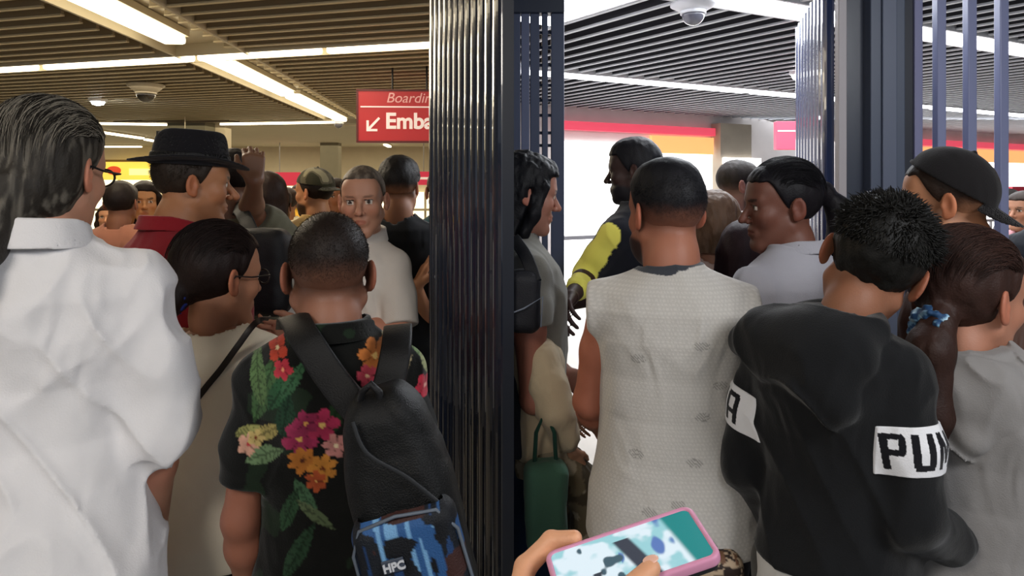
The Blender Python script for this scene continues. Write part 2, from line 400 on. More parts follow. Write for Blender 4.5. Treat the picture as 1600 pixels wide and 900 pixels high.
# ---------------------------------------------------------------- right back wall (runs away to the right) with shops
WD = Vector((1.86, 1, 0)).normalized(); WA = math.atan2(1, 1.86); W0 = Vector((.72, 9.9, 0))
def wp(px):  # distance along wall from W0 for picture column
    k = (px-HX)/FPX; t = (k*W0.y-W0.x)/(WD.x-k*WD.y); return t
def wallbox(px0, px1, z0, z1, off, th):
    a, b = wp(px0), wp(px1); c = W0+WD*((a+b)/2); n = Vector((WD.y, -WD.x, 0)); c = c+n*off
    mb = MB(); mb.box((0, 0, (z1-z0)/2), (b-a, th, z1-z0)); return mb, (c.x, c.y, z0)
def wobj(name, px0, px1, z0, z1, off, th, m, **k):
    mb, c = wallbox(px0, px1, z0, z1, off, th); o = mb.obj(name, m, **k); o.location = c; o.rotation_euler = (0, 0, WA); return o
t_end = wp(1780)
mb = MB(); mb.box(((t_end-.75)/2, .1, 1.4), (t_end+.75, .2, 2.8)); wb = struct(mb.obj('wall_back', M_WALLR)); wb.location = W0; wb.rotation_euler = (0, 0, WA)
def shop(px0, px1, lab, colf, orange=None):
    a, b = wp(px0), wp(px1); c = W0+WD*((a+b)/2); n = Vector((WD.y, -WD.x, 0)); c = c+n*.03; wdt = b-a
    r = empty('shopfront', (c.x, c.y, 0), WA, lab, 'shop')
    MB().box((0, -.02, 1.12), (wdt, .04, 2.24)).obj('lit_interior', M_LITW, r)
    MB().box((0, -.06, 2.46), (wdt, .10, .12)).obj('fascia', colf, r)
    if orange:
        q0, q1 = wp(orange[0]), wp(orange[1]); m_ = (a+b)/2
        MB().box(((q0+q1)/2-m_, -.07, 2.24), (q1-q0, .06, .26)).obj('menu_board', M_ORG, r)
    fr = MB()
    nn = max(2, int(wdt/1.4))
    for i in range(nn+1): fr.box((-wdt/2+i*wdt/nn, -.05, .45), (.05, .05, .9))
    fr.box((0, -.12, .9), (wdt, .22, .05)); fr.obj('counter_frame', M_GREY, r)
    return r
shop(866, 1108, 'glaring white shopfront under a thin red fascia with an orange board', M_SIGNREDB, (1010, 1106))
wobj('pillar', 1110, 1158, 0, 2.60, .12, .2, mat('stone_beige', '#a59b8c', rough=.8, var=.1), label='beige stone column right of the glaring white shopfront', category='column')
shop(1330, 1700, 'white lit shopfront seen between the fence bars, red fascia above an orange board', M_SIGNREDB, (1340, 1690))
lw = wobj('lightbox', 1112, 1168, .5, 2.06, .26, .05, M_LITW, label='glowing white display panel in front of the beige column', category='panel')
for i, (px, z, w_, h_, c_) in enumerate([(1585, 1.05, .35, .5, '#9a7a58'), (1602, 1.5, .3, .3, '#c98f5a'), (1560, 1.3, .3, .6, '#b8283f')]):
    mb, c = wallbox(px-8, px+8, z-h_/2, z+h_/2, .36, .12)
    MB().box((0, 0, h_/2), (w_, .16, h_)).obj('display_box', mat('display_'+str(i), c_, rough=.6, var=.2), label=['brown goods box on the counter right of the last fence bar', 'tan goods box high at the right edge behind the bars', 'crimson goods box behind the rear of the black cap'][i], category='box', bevel=.01).location = c
# ---------------------------------------------------------------- left back shops
def lshop(px0, px1, y0, y1, d, m, name, lab, cat, th=.08, parent=None):
    A = W(px0, y1, d); B = W(px1, y0, d); o = MB().box((0, 0, (B.z-A.z)/2), (B.x-A.x, th, B.z-A.z)).obj(name, m, label=lab, category=cat); o.location = ((A.x+B.x)/2, d, A.z); return o
def lfront(px0, px1, ytop, d, lab):
    A = W(px0, 0, d); B = W(px1, ytop, d); w_ = B.x-A.x; r = empty('shopfront', ((A.x+B.x)/2, d, 0), 0, lab, 'shop')
    MB().box((0, 0, B.z/2+.2), (w_, .06, B.z-.4)).obj('lit_interior', M_LITWW, r)
    fr = MB(); n = max(2, int(w_/1.1))
    for i in range(n+1): fr.box((-w_/2+i*w_/n, -.05, B.z/2), (.06, .06, B.z))
    fr.box((0, -.15, .95), (w_, .3, .06)).box((0, -.05, .2), (w_, .06, .4)); fr.obj('frame', M_CREAM, r)
lfront(-60, 250, 280, 19.8, 'warm white shopfront under the yellow sign, left hall')
lfront(392, 503, 291, 19.8, 'warm white shopfront under the crimson sign')
lfront(540, 790, 300, 19.8, 'warm shopfront behind the people near the folding gate')
sy = empty('shop_sign', (*W(201, 281, 19.6).xy, W(201, 281, 19.6).z), 0, 'yellow shop sign with a red oval on it, over the far shopfront', 'sign')
MB().box((0, 0, .25), (1.55, .1, .5)).obj('board', M_YEL, sy)
MB().box((0, 0, .53), (1.62, .14, .06)).obj('top_rail', mat('sign_brown', '#8a6a33', rough=.6), sy)
MB().lathe([(.01, -.01), (1, -.01), (1, .01), (.01, .01)], (-.38, -.06, .26), 24, Matrix.Rotation(PI/2, 4, 'X') @ Matrix.Diagonal((.2, .12, 1, 1))).obj('oval', mat('oval_red', '#cc4326', emit='#d04a28', estr=.8), sy)
MB().box((.35, -.06, .22), (.6, .02, .18)).obj('lettering_band', mat('sign_pale', '#f7e99a', emit='#f7e99a', estr=1.0), sy)
sr = empty('shop_sign', (*W(437, 290, 18.).xy, W(437, 290, 18.).z), 0, 'long crimson shop sign with a small white emblem, far back over the shopfront', 'sign')
MB().box((0, 0, .17), (1.04, .1, .34)).obj('board', mat('crimson', '#b0283c', emit='#b52a42', estr=.7), sr)
MB().lathe([(.001, -.01), (.06, -.01), (.06, .01), (.001, .01)], (-.08, -.06, .15), 16, Matrix.Rotation(PI/2, 4, 'X')).obj('emblem', M_SIGNW, sr)
MB().tube([(0, 0, .34), (0, 0, H-W(437, 290, 18.).z)], .012, 6).obj('hanger_rod', M_GREY, sr)
sg = empty('shop_sign', (*W(662, 289, 18.).xy, W(662, 289, 18.).z), 0, 'crimson shop sign partly hidden by the folding gate edge', 'sign')
MB().box((0, 0, .17), (.9, .1, .34)).obj('board', mat('crimson'), sg)
MB().box((0, -.055, .17), (.7, .01, .06)).obj('stripe', M_SIGNW, sg)
MB().tube([(0, 0, .34), (0, 0, H-W(662, 289, 18.).z)], .012, 6).obj('hanger_rod', M_GREY, sg)
def colm(px0, px1, d, m, lab, z1=H):
    A = W(px0, 0, d); B = W(px1, 0, d); w_ = B.x-A.x
    r = empty('column', ((A.x+B.x)/2, d, 0), 0, lab, 'column')
    MB().box((0, 0, z1/2), (w_, w_*.8, z1)).obj('shaft', m, r, bevel=.01)
    MB().box((0, 0, .06), (w_+.04, w_*.8+.04, .12)).obj('plinth', M_DARK, r)
colm(503, 531, 18.2, mat('column_grey', '#7f7a6c', rough=.8, var=.06), 'grey square column behind the man with the camouflage cap')
colm(327, 357, 12.6, M_CREAM, 'cream column rising behind the black hat')
lshop(272, 330, 190, 212, 12.3, mat('bulkhead', '#6e6a5a', rough=.8), 'ceiling_box', 'grey ceiling box behind the black hat, against the cream column', 'box', .5)
# ---------------------------------------------------------------- hanging boarding sign
def up(o): o.rotation_euler = (PI/2, 0, 0)
d_ = 6.6; A = W(560, 222, d_); B = W(700, 142, d_); sw_, sh_ = B.x-A.x, B.z-A.z
bs = empty('boarding_sign', ((A.x+B.x)/2, d_, A.z), R(3), 'red hanging sign reading Boarding and Emba with a down left arrow', 'sign')
MB().box((0, 0, sh_/2), (sw_, .07, sh_)).obj('panel', M_SIGNRED, bs, bevel=.004)
fr = MB()
for z in (0, sh_): fr.box((0, 0, z), (sw_+.02, .085, .018))
for x in (-sw_/2, sw_/2): fr.box((x, 0, sh_/2), (.018, .085, sh_))
fr.obj('frame', mat('frame_dark_red', '#5d1a1a', rough=.4), bs)
MB().box((.0, -.04, sh_-.155), (sw_-.06, .006, .012)).obj('divider_line', M_SIGNW, bs)
def letters(txt, size, x, z, y, m, parent, name='lettering', bold=0, shear=0):
    me = text_mesh(txt, size, .002, bold, shear); o = link(name, me, m, parent); o.rotation_euler = (PI/2, 0, 0); o.location = (x, y, z); return o
pxm = d_/FPX
letters('Boarding', 22*pxm, -sw_/2+44*pxm, sh_-19*pxm, -.04, mat('sign_pink', '#e0a9a2', rough=.4, emit='#e0a9a2', estr=.3), bs, shear=.25)
letters('Embarque', 34*pxm, -sw_/2+43*pxm, 21*pxm, -.04, M_SIGNW, bs, bold=.006)
c0 = Vector((-sw_/2+16*pxm, -.042, 18*pxm)); c1 = c0+Vector((18*pxm, 0, 19*pxm))

ar = MB(); ar.bar(c0, c1, .022, .006, up=(0, 1, 0)); ar.bar(c0+Vector((-.01, 0, 0)), c0+Vector((15*pxm, 0, 0)), .022, .006, up=(0, 1, 0)); ar.bar(c0+Vector((0, 0, -.01)), c0+Vector((0, 0, 15*pxm)), .022, .006, up=(0, 1, 0))
ar.obj('arrow', M_SIGNW, bs)
for x in (-.1, .22): MB().tube([(x, 0, sh_), (x, 0, H-A.z+.1)], .01, 6).obj('hanger_rod', M_DARK, bs)
# right hall red hanging sign
d2 = 6.2; A = W(1211, 234, d2); B = W(1300, 190, d2); w_, h_ = B.x-A.x, B.z-A.z
rs = empty('hanging_sign', ((A.x+B.x)/2, d2, A.z), 0, 'plain red hanging sign half hidden by the corrugated navy gate', 'sign')
MB().box((0, 0, h_/2), (w_, .07, h_)).obj('panel', M_SIGNREDB, rs, bevel=.004)
MB().box((0, -.037, h_-.085), (w_-.02, .006, .012)).obj('divider_line', M_SIGNW, rs)
MB().tube([(0, 0, h_), (0, 0, H-A.z+.1)], .01, 6).obj('hanger_rod', M_GREY, rs)
# monitor
d3 = 11.4; A = W(248, 252, d3); B = W(330, 205, d3); w_, h_ = B.x-A.x, B.z-A.z
mo = empty('monitor', ((A.x+B.x)/2, d3, A.z), R(12), 'small dark monitor hung from the ceiling, peeking out behind the black hat', 'monitor')
MB().box((0, 0, h_/2), (w_, .06, h_)).obj('casing', M_DARK, mo, bevel=.006)
MB().box((0, -.032, h_/2), (w_-.08, .006, h_-.07)).obj('screen', mat('screen_grey', '#7c8178', rough=.2), mo)
MB().tube([(0, 0, h_), (0, 0, H-A.z+.1)], .009, 6).obj('hanger_rod', M_CREAM, mo)
# ---------------------------------------------------------------- dome cameras, spots
def dome(px, py_top, r_h, r_d, mh, md, lab, drop=.05, arms=False):
    t = (H-EYE)*FPX/(290-py_top); c = Vector(((px-HX)/FPX*t, t, H))
    r = empty('dome_camera', c, 0, lab, 'security camera')
    MB().lathe([(r_h*.5, .1), (r_h*.5, .0), (r_h, -.005), (r_h, -.02), (r_d*1.15, -drop)], (0, 0, 0), 28).obj('housing', mh, r, smooth=True)
    pr = [(r_d*1.12, -drop), (r_d*1.12, -drop-.02)]+[(r_d*math.cos(a), -drop-.02-r_d*math.sin(a)) for a in np.linspace(0, PI/2*.98, 10)]
    MB().lathe(pr[:2], (0, 0, 0), 28).obj('collar', mh, r, smooth=True)
    MB().lathe(pr[2:], (0, 0, 0), 28).obj('dome', md, r, smooth=True)
    return r
GLD = mat('dome_dark', '#1b1712', rough=.12, spec=.7, coat=.6); GLG = mat('dome_smoke', '#5b5b66', rough=.1, spec=.7, coat=.6)
dome(228, 131, .19, .095, mat('housing_cream', '#b5ab95', rough=.5), GLD, 'dark dome security camera on the warm slatted ceiling', .09)
dome(529, 187, .085, .075, M_TROUGHR, GLG, 'small white dome camera at the end of the warm ceiling channel', .05)
dome(1083, 4, .135, .068, M_TROUGHR, GLG, 'grey dome security camera at the top edge over the right hall', .05)
def spot(px, py, r_, lab, e):
    t = (H-.02-EYE)*FPX/(290-py); r = empty('spotlight', ((px-HX)/FPX*t, t, H-.02), 0, lab, 'light')
    MB().lathe([(r_*1.5, .06), (r_*1.5, .0), (r_*1.15, -.01)], (0, 0, 0), 20).obj('ring', M_TROUGHR, r, smooth=True)
    MB().lathe([(r_*1.1, -.005), (r_*.9, -.04), (r_*.3, -.055)], (0, 0, 0), 20).obj('bulb', mat('spot_glow', '#ffffff', emit='#f2f8ff', estr=e), r, smooth=True)
spot(153, 158, .075, 'small glaring white spotlight left of the dark dome camera', 30)
spot(1246, 116, .05, 'small white ceiling spot beside the corrugated navy gate', 30)
# ================================================================ GATES
def corrugated(A, B, n, amp, z0, z1, th=.006):
    A = Vector(A); B = Vector(B); D = (B-A); L = D.length; D = D/L; N = Vector((-D.y, D.x)); k = n*10
    pr = []
    for i in range(k+1):
        ph = (i % 10)/10; s = abs(math.sin(PI*ph))**.55; pr.append(A+D*(L*i/k)+N*amp*s)
    V = []; F = []
    for off in (0, 1):
        for z in (z0, z1):
            for p in pr: V.append((p.x-N.x*off*th, p.y-N.y*off*th, z))
    m_ = k+1
    for i in range(k):
        F += [(i, i+1, m_+i+1, m_+i), (2*m_+i, 3*m_+i, 3*m_+i+1, 2*m_+i+1), (m_+i, m_+i+1, 3*m_+i+1, 3*m_+i), (i, 2*m_+i, 2*m_+i+1, i+1)]
    F += [(0, m_, 3*m_, 2*m_), (k, 2*m_+k, 3*m_+k, m_+k)]
    mb = MB(); mb.add(V, F); return mb
g = empty('folding_gate', (0, 0, 0), 0, 'tall navy folding gate with narrow vertical pleats, left of the picture centre', 'gate')
nA = (-.006, 1.88); nB = (-.292, 2.72)
corrugated(nB, nA, 12, -.030, .02, 2.70).obj('pleated_panel', mat('navy_gloss', '#262e40', rough=.2, spec=.7, coat=.8), g, smooth=False)
MB().box((nB[0]-.0035, nB[1], 1.36), (.012, .03, 2.68), R(20)).obj('edge_strip', M_CREAM, g)
MB().box((nA[0]-.004, nA[1]-.012, 1.36), (.03, .03, 2.68)).obj('end_post', mat('gate_end_dark', '#131824', rough=.4), g)
MB().bar((*nA, .02), (*nB, .02), .05, .04).obj('bottom_track', M_GREY, g)
MB().bar((*nA, 2.70), (*nB, 2.70), .05, .03).obj('top_track', M_NAVY, g)
for (px, py, d, nm) in ((683, 432, 2.60, 'rivet'), (777, 733, 1.95, 'rivet')):
    p = W(px, py, d); MB().lathe([(.002, -.012), (.008, -.006), (.009, .008)], (0, 0, 0), 12, Matrix.Rotation(PI/2, 4, 'X')).obj(nm, mat('steel', '#cfd2d8', rough=.3, metal=.8), g, smooth=True).location = p
# slatted shutter right of centre
g2 = empty('slatted_shutter', (0, 0, 0), 0, 'blue grey slatted shutter with thin see-through gaps, just right of the picture centre', 'shutter')
dS = 2.8
def sx(px): return (px-HX)/FPX*dS
for (a, b) in ((800.5, 812), (813, 826), (827, 841.5), (845.5, 854.5), (859.5, 880)):
    MB().box(((sx(a)+sx(b))/2+.003, dS+.0, 1.22), (sx(b)-sx(a), .035, 2.2)).obj('board', M_NAVYL if a in (813,) else mat('shutter_blue', '#3b4560', rough=.45, spec=.5), g2, bevel=.003)
MB().box(((sx(800)+sx(880))/2+.003, dS, 2.40), (sx(880)-sx(800), .07, .2)).obj('header', M_NAVY, g2, bevel=.003)
for z in (.12, .7, 1.78, 1.83, 1.9, 1.96, 2.02, 2.1, 2.17, 2.23): MB().box(((sx(841)+sx(860))/2+.003, dS+.01, z), (sx(860)-sx(841), .01, .012)).obj('cross_tie', mat('shutter_blue'), g2)
# corrugated gate + post + fence on the right
g3 = empty('corrugated_gate', (0, 0, 0), 0, 'navy corrugated gate leaf seen edge on, beside the dark gate column on the right', 'gate')
corrugated((1.322, 3.2), (1.112, 2.43), 9, -.03, .02, 2.33).obj('pleated_panel', mat('navy_blue_gloss', '#2a3a66', rough=.22, spec=.7, coat=.8), g3)
MB().box((1.325, 3.215, 1.18), (.02, .02, 2.32)).obj('edge_strip', mat('pale_metal', '#c9c6cf', rough=.4), g3)
MB().bar((1.322, 3.2, .015), (1.112, 2.43, .015), .06, .03).obj('bottom_track', M_GREY, g3)
g4 = empty('gate_column', (0, 0, 0), 0, 'massive dark navy gate column of stacked upright channels with a pale edge strip', 'column')
dG = 2.4
def gx(px): return (px-HX)/FPX*dG
def post(a, b, y, th, m, nm, z1=2.71): MB().box(((gx(a)+gx(b))/2, y, z1/2), (gx(b)-gx(a), th, z1)).obj(nm, m, g4, bevel=.003)
post(1305, 1318, dG-.01, .03, mat('pale_strip', '#a7a2a6', rough=.5), 'edge_strip')
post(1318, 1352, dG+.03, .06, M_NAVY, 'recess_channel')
post(1350, 1403, dG-.01, .07, mat('slate_dark', '#464f62', rough=.38, spec=.5), 'front_channel')
post(1366, 1388, dG-.05, .012, mat('slate_mid', '#545c70', rough=.4), 'front_rib')
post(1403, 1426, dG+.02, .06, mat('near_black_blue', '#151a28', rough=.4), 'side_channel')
post(1424, 1437, dG, .04, mat('lilac_grey', '#75779a', rough=.4), 'outer_channel')
g5 = empty('bar_fence', (0, 0, 0), 0, 'fence of tall square blue grey bars at the right edge', 'fence')
for px in (1473, 1521, 1571, 1622, 1674, 1726):
    MB().box((gx(px), dG+.02, 1.36), (.030, .034, 2.68)).obj('bar', mat('bar_lilac', '#7d83a6', rough=.4, spec=.5), g5, bevel=.003)
MB().box((gx(1585), dG+.02, .06), (gx(1735)-gx(1437), .05, .05)).obj('bottom_rail', M_NAVYL, g5)
MB().box((gx(1585), dG+.02, 2.69), (gx(1735)-gx(1437), .05, .05)).obj('top_rail', M_NAVYL, g5)
# ================================================================ PEOPLE TOOLKIT
HC0 = np.array([0, .015, 1.625])
def prof(grow=0., belly=0., wide=1., chest=0., hip=0.):
    z = np.array([.78, .86, .95, 1.05, 1.15, 1.25, 1.33, 1.40, 1.445, 1.475, 1.50])
    a = np.array([.160, .172, .168, .152, .150, .163, .176, .172, .135, .085, .055])*wide
    b = np.array([.105, .118, .115, .105, .104, .112, .118, .105, .082, .062, .050])
    y = np.array([.0, -.005, .0, .005, .01, .008, .0, -.012, -.02, -.022, -.02])
    g = np.exp(-((z-1.05)/.13)**2)*belly; b = b+g*.6; a = a+g*.4; y = y+g*.5
    c = np.exp(-((z-1.30)/.07)**2)*chest; b = b+c*.5; y = y+c*.5
    h = np.exp(-((z-.9)/.10)**2)*hip; a = a+h; b = b+h*.4
    return z, a+grow, b+grow, y
def torso(P, pr, n=2.3):
    z, a, b, y = pr; Z = P[2]
    A = np.interp(Z, z, a); B = np.interp(Z, z, b); Y = np.interp(Z, z, y)
    r = ((np.abs(P[0])/A)**n+(np.abs(P[1]-Y)/B)**n)**(1/n)
    return (r-1)*np.minimum(A, B)
def slab(P, d, z0, z1, k=.02): return smax(smax(d, z0-P[2], k), P[2]-z1, k)
def vfn(P):  # broadcastable from vertex array
    return P[:, 0], P[:, 1], P[:, 2]
# ---------------------------------------------------------------- head
def head_fn(o):
    nose = o.get('nose', 1.); jaw = o.get('jaw', 1.); fat = o.get('fat', 0.)
    def f(P):
        X, Y, Z = P; A = (np.abs(X), Y, Z)
        d = ell(P, (0, -.014, .036), (.073, .094, .084))
        d = sm(d, ell(P, (0, .030, -.030), (.058*jaw+fat*.5, .056, .080)), .03)
        d = sm(d, ell(P, (0, .052, .045), (.056, .032, .045)), .03)
        d = sm(d, rc(A, (.050*jaw+fat, .0, -.050), (.018, .062, -.100), .018, .017), .03)
        d = sm(d, rc(A, (0, .070, -.104), (.012, .068, -.104), .016, .015), .02)
        d = sm(d, sph(A, (.041, .058, -.022), .020+fat*.5), .025)
        d = sm(d, rc(A, (.008, .080, .024), (.044, .068, .022), .011, .009), .018)
        d = smax(d, -ell(A, (.032, .093, .004), (.019, .015, .011)), .012)
        d = sm(d, sph(A, (.031, .0735, .003), .0125), .003)
        d = sm(d, rc(A, (.021, .084, .0125), (.043, .077, .0105), .0035, .003), .005)
        d = sm(d, rc(P, (0, .083, .012), (0, .083+.026*nose, -.030), .0065, .0105*nose**.5), .012)
        d = sm(d, sph(A, (.0125, .090+.006*nose, -.034), .0078), .008)
        d = smax(d, -sph(A, (.007, .097+.008*nose, -.0425), .004), .003)
        d = sm(d, ell(P, (0, .079, -.064), (.026, .014, .018)), .012)
        d = sm(d, rc(A, (.0, .0905, -.0585), (.021, .081, -.0625), .0052, .0025), .004)
        d = sm(d, rc(A, (.0, .0895, -.0695), (.018, .081, -.0665), .0062, .0028), .004)
        d = smax(d, -rc(A, (0, .096, -.0638), (.021, .085, -.0645), .0016, .0012), .003)
        # ears
        c, s = math.cos(.42), math.sin(.42)
        M = ((c, -s*1, 0), (s, c, 0), (0, 0, 1)); M = ((c, s, 0), (-s, c, 0), (0, 0, 1))
        e = ell(A, (.0815, -.016, -.004), (.0065, .0185, .031), M)
        e = smax(e, -ell(A, (.088, -.012, .0), (.006, .0105, .020), M), .004)
        e = sm(e, ell(A, (.079, -.008, -.026), (.006, .009, .011), M), .006)
        e = sm(e, ell(A, (.0765, -.004, -.006), (.006, .006, .009)), .004)
        d = sm(d, e, .007)
        if 'beard' in o:
            bt = o['beard']; b = ell(P, (0, .035, -.062), (.058*jaw+fat+bt, .052+bt, .062+bt)); b = smax(b, Z+.048-.25*(.06-Y), .012); d = sm(d, b, .008) if bt > .004 else d
        return d
    return f
def head_col(V, o):
    x, y, z = vfn(V); ax = np.abs(x); sk = lin(o['skin']); col = np.tile(sk, (len(V), 1)).astype(np.float32)
    n = fbm(x*22, y*22, z*22, 3); col *= (1+.10*n)[:, None]
    red = np.array([1.08, .80, .76]); 
    w = np.exp(-(((ax-.042)/.02)**2+((z+.028)/.02)**2))*(y > .03)+.8*np.exp(-(ax/.014)**2-((z+.03)/.014)**2)*(y > .08)
    col *= mix(np.ones(3), red, w*.5)
    ear = sst(.077, .083, ax)*(np.abs(z+.004) < .04)*(y < .02); col *= mix(np.ones(3), np.array([1.1, .78, .72]), ear*.7)
    lips = sst(.0, .35, 1-((ax/.023)**2+((z+.064)/.0095)**2))*(y > .078); col = mix(col, sk*np.array([.82, .52, .50]), lips*.85)
    sock = np.exp(-((ax-.032)/.018)**2-((z-.004)/.012)**2)*(y > .05); col *= (1-.22*sock)[:, None]
    hc = lin(o['hair']); br = sst(0, .4, 1-(((ax-.031)/.0195)**2+((z-.0225-.12*(ax-.03))/.0048)**2))*(y > .05); col = mix(col, hc, br*.85*o.get('brow', 1))
    rr = np.sqrt((ax-.031)**2+(z-.003)**2); fr = y > .079
    ey = (np.abs(z-.003) < .0062)*(np.abs(ax-.031) < .0115)*(rr < .0122)*fr
    if o.get('eyes', 1):
        col[ey] = lin('#cfc4b8'); col[ey & (rr < .0062)] = lin('#2a1a12')
        lash = (np.abs(z-.0098) < .0018)*(np.abs(ax-.031) < .0135)*(y > .072); col[lash] = lin('#1c1310')
    st = o.get('stubble', 0)
    if st or 'beard' in o:
        m = sst(-.038, -.055, z+.25*(.06-y)*(y < .06))*sst(-.01, .01, y)*(z > -.135)
        m = np.maximum(m, np.exp(-((z+.050)/.006)**2)*(ax < .026)*(y > .08))
        m *= 1-lips; col = mix(col, lin(o.get('beardcol', o['hair'])), m*(st if 'beard' not in o else .93))
    fd = o.get('fade', 0)
    if fd:
        m = sst(-.062, -.01, z-.0)*sst(.045, .01, y-.2*np.maximum(z, 0))*(ax < .078); m = np.maximum(m, sst(.06, .085, z)*(y < .075)*sst(.09,.06,y))
        m = m*sst(.082, .074, ax); col = mix(col, hc, m*fd)
    return col
# ---------------------------------------------------------------- hair
def hair_cap(P, o, t, low, front=.068, side=-.0, fbase=.0, sb=.012, kfade=.5):
    """cap of thickness t; low = height of the nape edge, front = hairline height on the forehead"""
    X, Y, Z = P
    d = ell(P, (0, -.014, .036), (.073+t, .094+t, .084+t)); d = sm(d, ell(P, (0, .048, .05), (.056+t*.8, .030+t*.6, .045+t)), .03)
    back = sst(.015, -.05, Y)
    line = np.where(Y > .03, front-.0*(Y), 0)
    lz = (1-sst(.0, .055, Y))*side+sst(.0, .055, Y)*front; lz = lz*(1-back)+low*back
    d = smax(d, (lz-Z)*.8, .008)
    # clear the ears
    A = (np.abs(X), Y, Z)
    d = smax(d, -ell(A, (.085, -.008, -.008), (.022, .020, .030)), .006)
    return d
def hairdo(o, res):
    """returns list of (V,F,C) in head frame"""
    st = o.get('style', 'short'); hc = lin(o['hair']); t = o.get('vol', .010); low = o.get('low', -.055); front = o.get('front', .066); out = []
    rough = o.get('rough', .004); sc = o.get('nsc', (60, 60, 22))
    def f(P):
        d = hair_cap(P, o, t, low, front, o.get('side', -.005))
        X, Y, Z = P
        if st == 'buzz': pass
        if st == 'quiff': d = sm(d, ell(P, (0, .02, .105+t), (.055, .060, .024)), .025)
        if st == 'crop': d = sm(d, ell(P, (0, -.005, .085), (.070, .080, .045)), .02)
        if st == 'spiky': d = sm(d, ell(P, (0, .0, .08), (.074, .088, .055)), .02)
        if st in ('long', 'pony', 'swept', 'bun', 'bob', 'lowpony'):
            if st in ('long', 'bob'):
                L = o.get('len', .22)
                b = rbox(P, (0, -.045, -.02-L/2), (.082, .062, L/2+.06), .05)
                b = smax(b, -ell(P, (0, .055, -.05), (.070, .075, .13)), .02)
                d = sm(d, b, .03)
                A = (np.abs(X), Y, Z); d = sm(d, chain(A, [(.03, .06, .09), (.074, .035, .03), (.082, .01, -.06), (.085, -.01, -.05-L*.7)], [.014, .017, .022, .02], .02), .02)
            if st == 'swept':
                d = sm(d, ell(P, (0, -.045, -.01), (.084, .066, .098)), .03)
                d = sm(d, chain(P, [(-.0, -.09, -.05), (-.004, -.12, -.09), (.006, -.150, -.14), (.016, -.175, -.19)], [.055, .034, .028, .012], .03), .03)
                A = (np.abs(X), Y, Z); d = smax(d, -ell(A, (.088, .012, -.03), (.020, .024, .040)), .008)
            if st == 'pony':
                d = sm(d, sph(P, (0, -.115, .03), .028), .015)
                d = sm(d, chain(P, [(0, -.12, .03), (0, -.155, -.02), (0, -.15, -.12), (0, -.14, -.24)], [.02, .032, .034, .012], .02), .012)
            if st == 'lowpony':
                d = sm(d, chain(P, [(o.get('px', 0), -.10, -.04), (o.get('px', 0)*1.3, -.125, -.09), (o.get('px', 0)*1.4, -.12, -.2), (o.get('px', 0)*1.4, -.11, -.3)], [.03, .035, .038, .014], .02), .02)
            if st == 'bun':
                bc = o.get('bun', (0, -.115, -.01)); d = sm(d, ell(P, bc, (.040, .034, .040)), .016)
                d = sm(d, rc(P, (bc[0]*.4, -.08, bc[2]*.4), bc, .04, .03), .02)
        d = np.array(np.broadcast_to(d, np.broadcast_shapes(X.shape, Y.shape, Z.shape)), dtype=np.float32)
        m = np.abs(d) < rough*2+.008; x, y, z = full(P)
        if m.any(): d[m] += rough*fbm(x[m]*sc[0], y[m]*sc[1], z[m]*sc[2], 11)
        return d
    ext = {'long': -.36, 'swept': -.28, 'pony': -.28, 'lowpony': -.34}.get(st, -.12)
    V, F = surf(f, (-.14, -.23, ext), (.12, .11, .16), .0038*res)
    n = fbm(V[:, 0]*120, V[:, 1]*60, V[:, 2]*30, 5); c = hc*(1+.35*n)[:, None]
    if 'grey' in o:
        g = sst(.05, .5, fbm(V[:, 0]*150, V[:, 1]*80, V[:, 2]*12, 8)+o['grey']-.3); c = mix(c, lin(o.get('greycol', '#8b8578')), g*.45)
    if o.get('fade'):
        e = sst(low+.0, low+o.get('fadeh', .07), V[:, 2]+.25*np.abs(V[:, 0])*0+.012*fbm(V[:, 0]*60, V[:, 1]*60, V[:, 2]*60, 5)); c = mix(lin(o['skin'])*.78, c, e*.9+.1)
    out.append((V, F, c))
    ns = int(o.get('strands', 0))
    if ns: out.append(strands(o, ns, t))
    return out
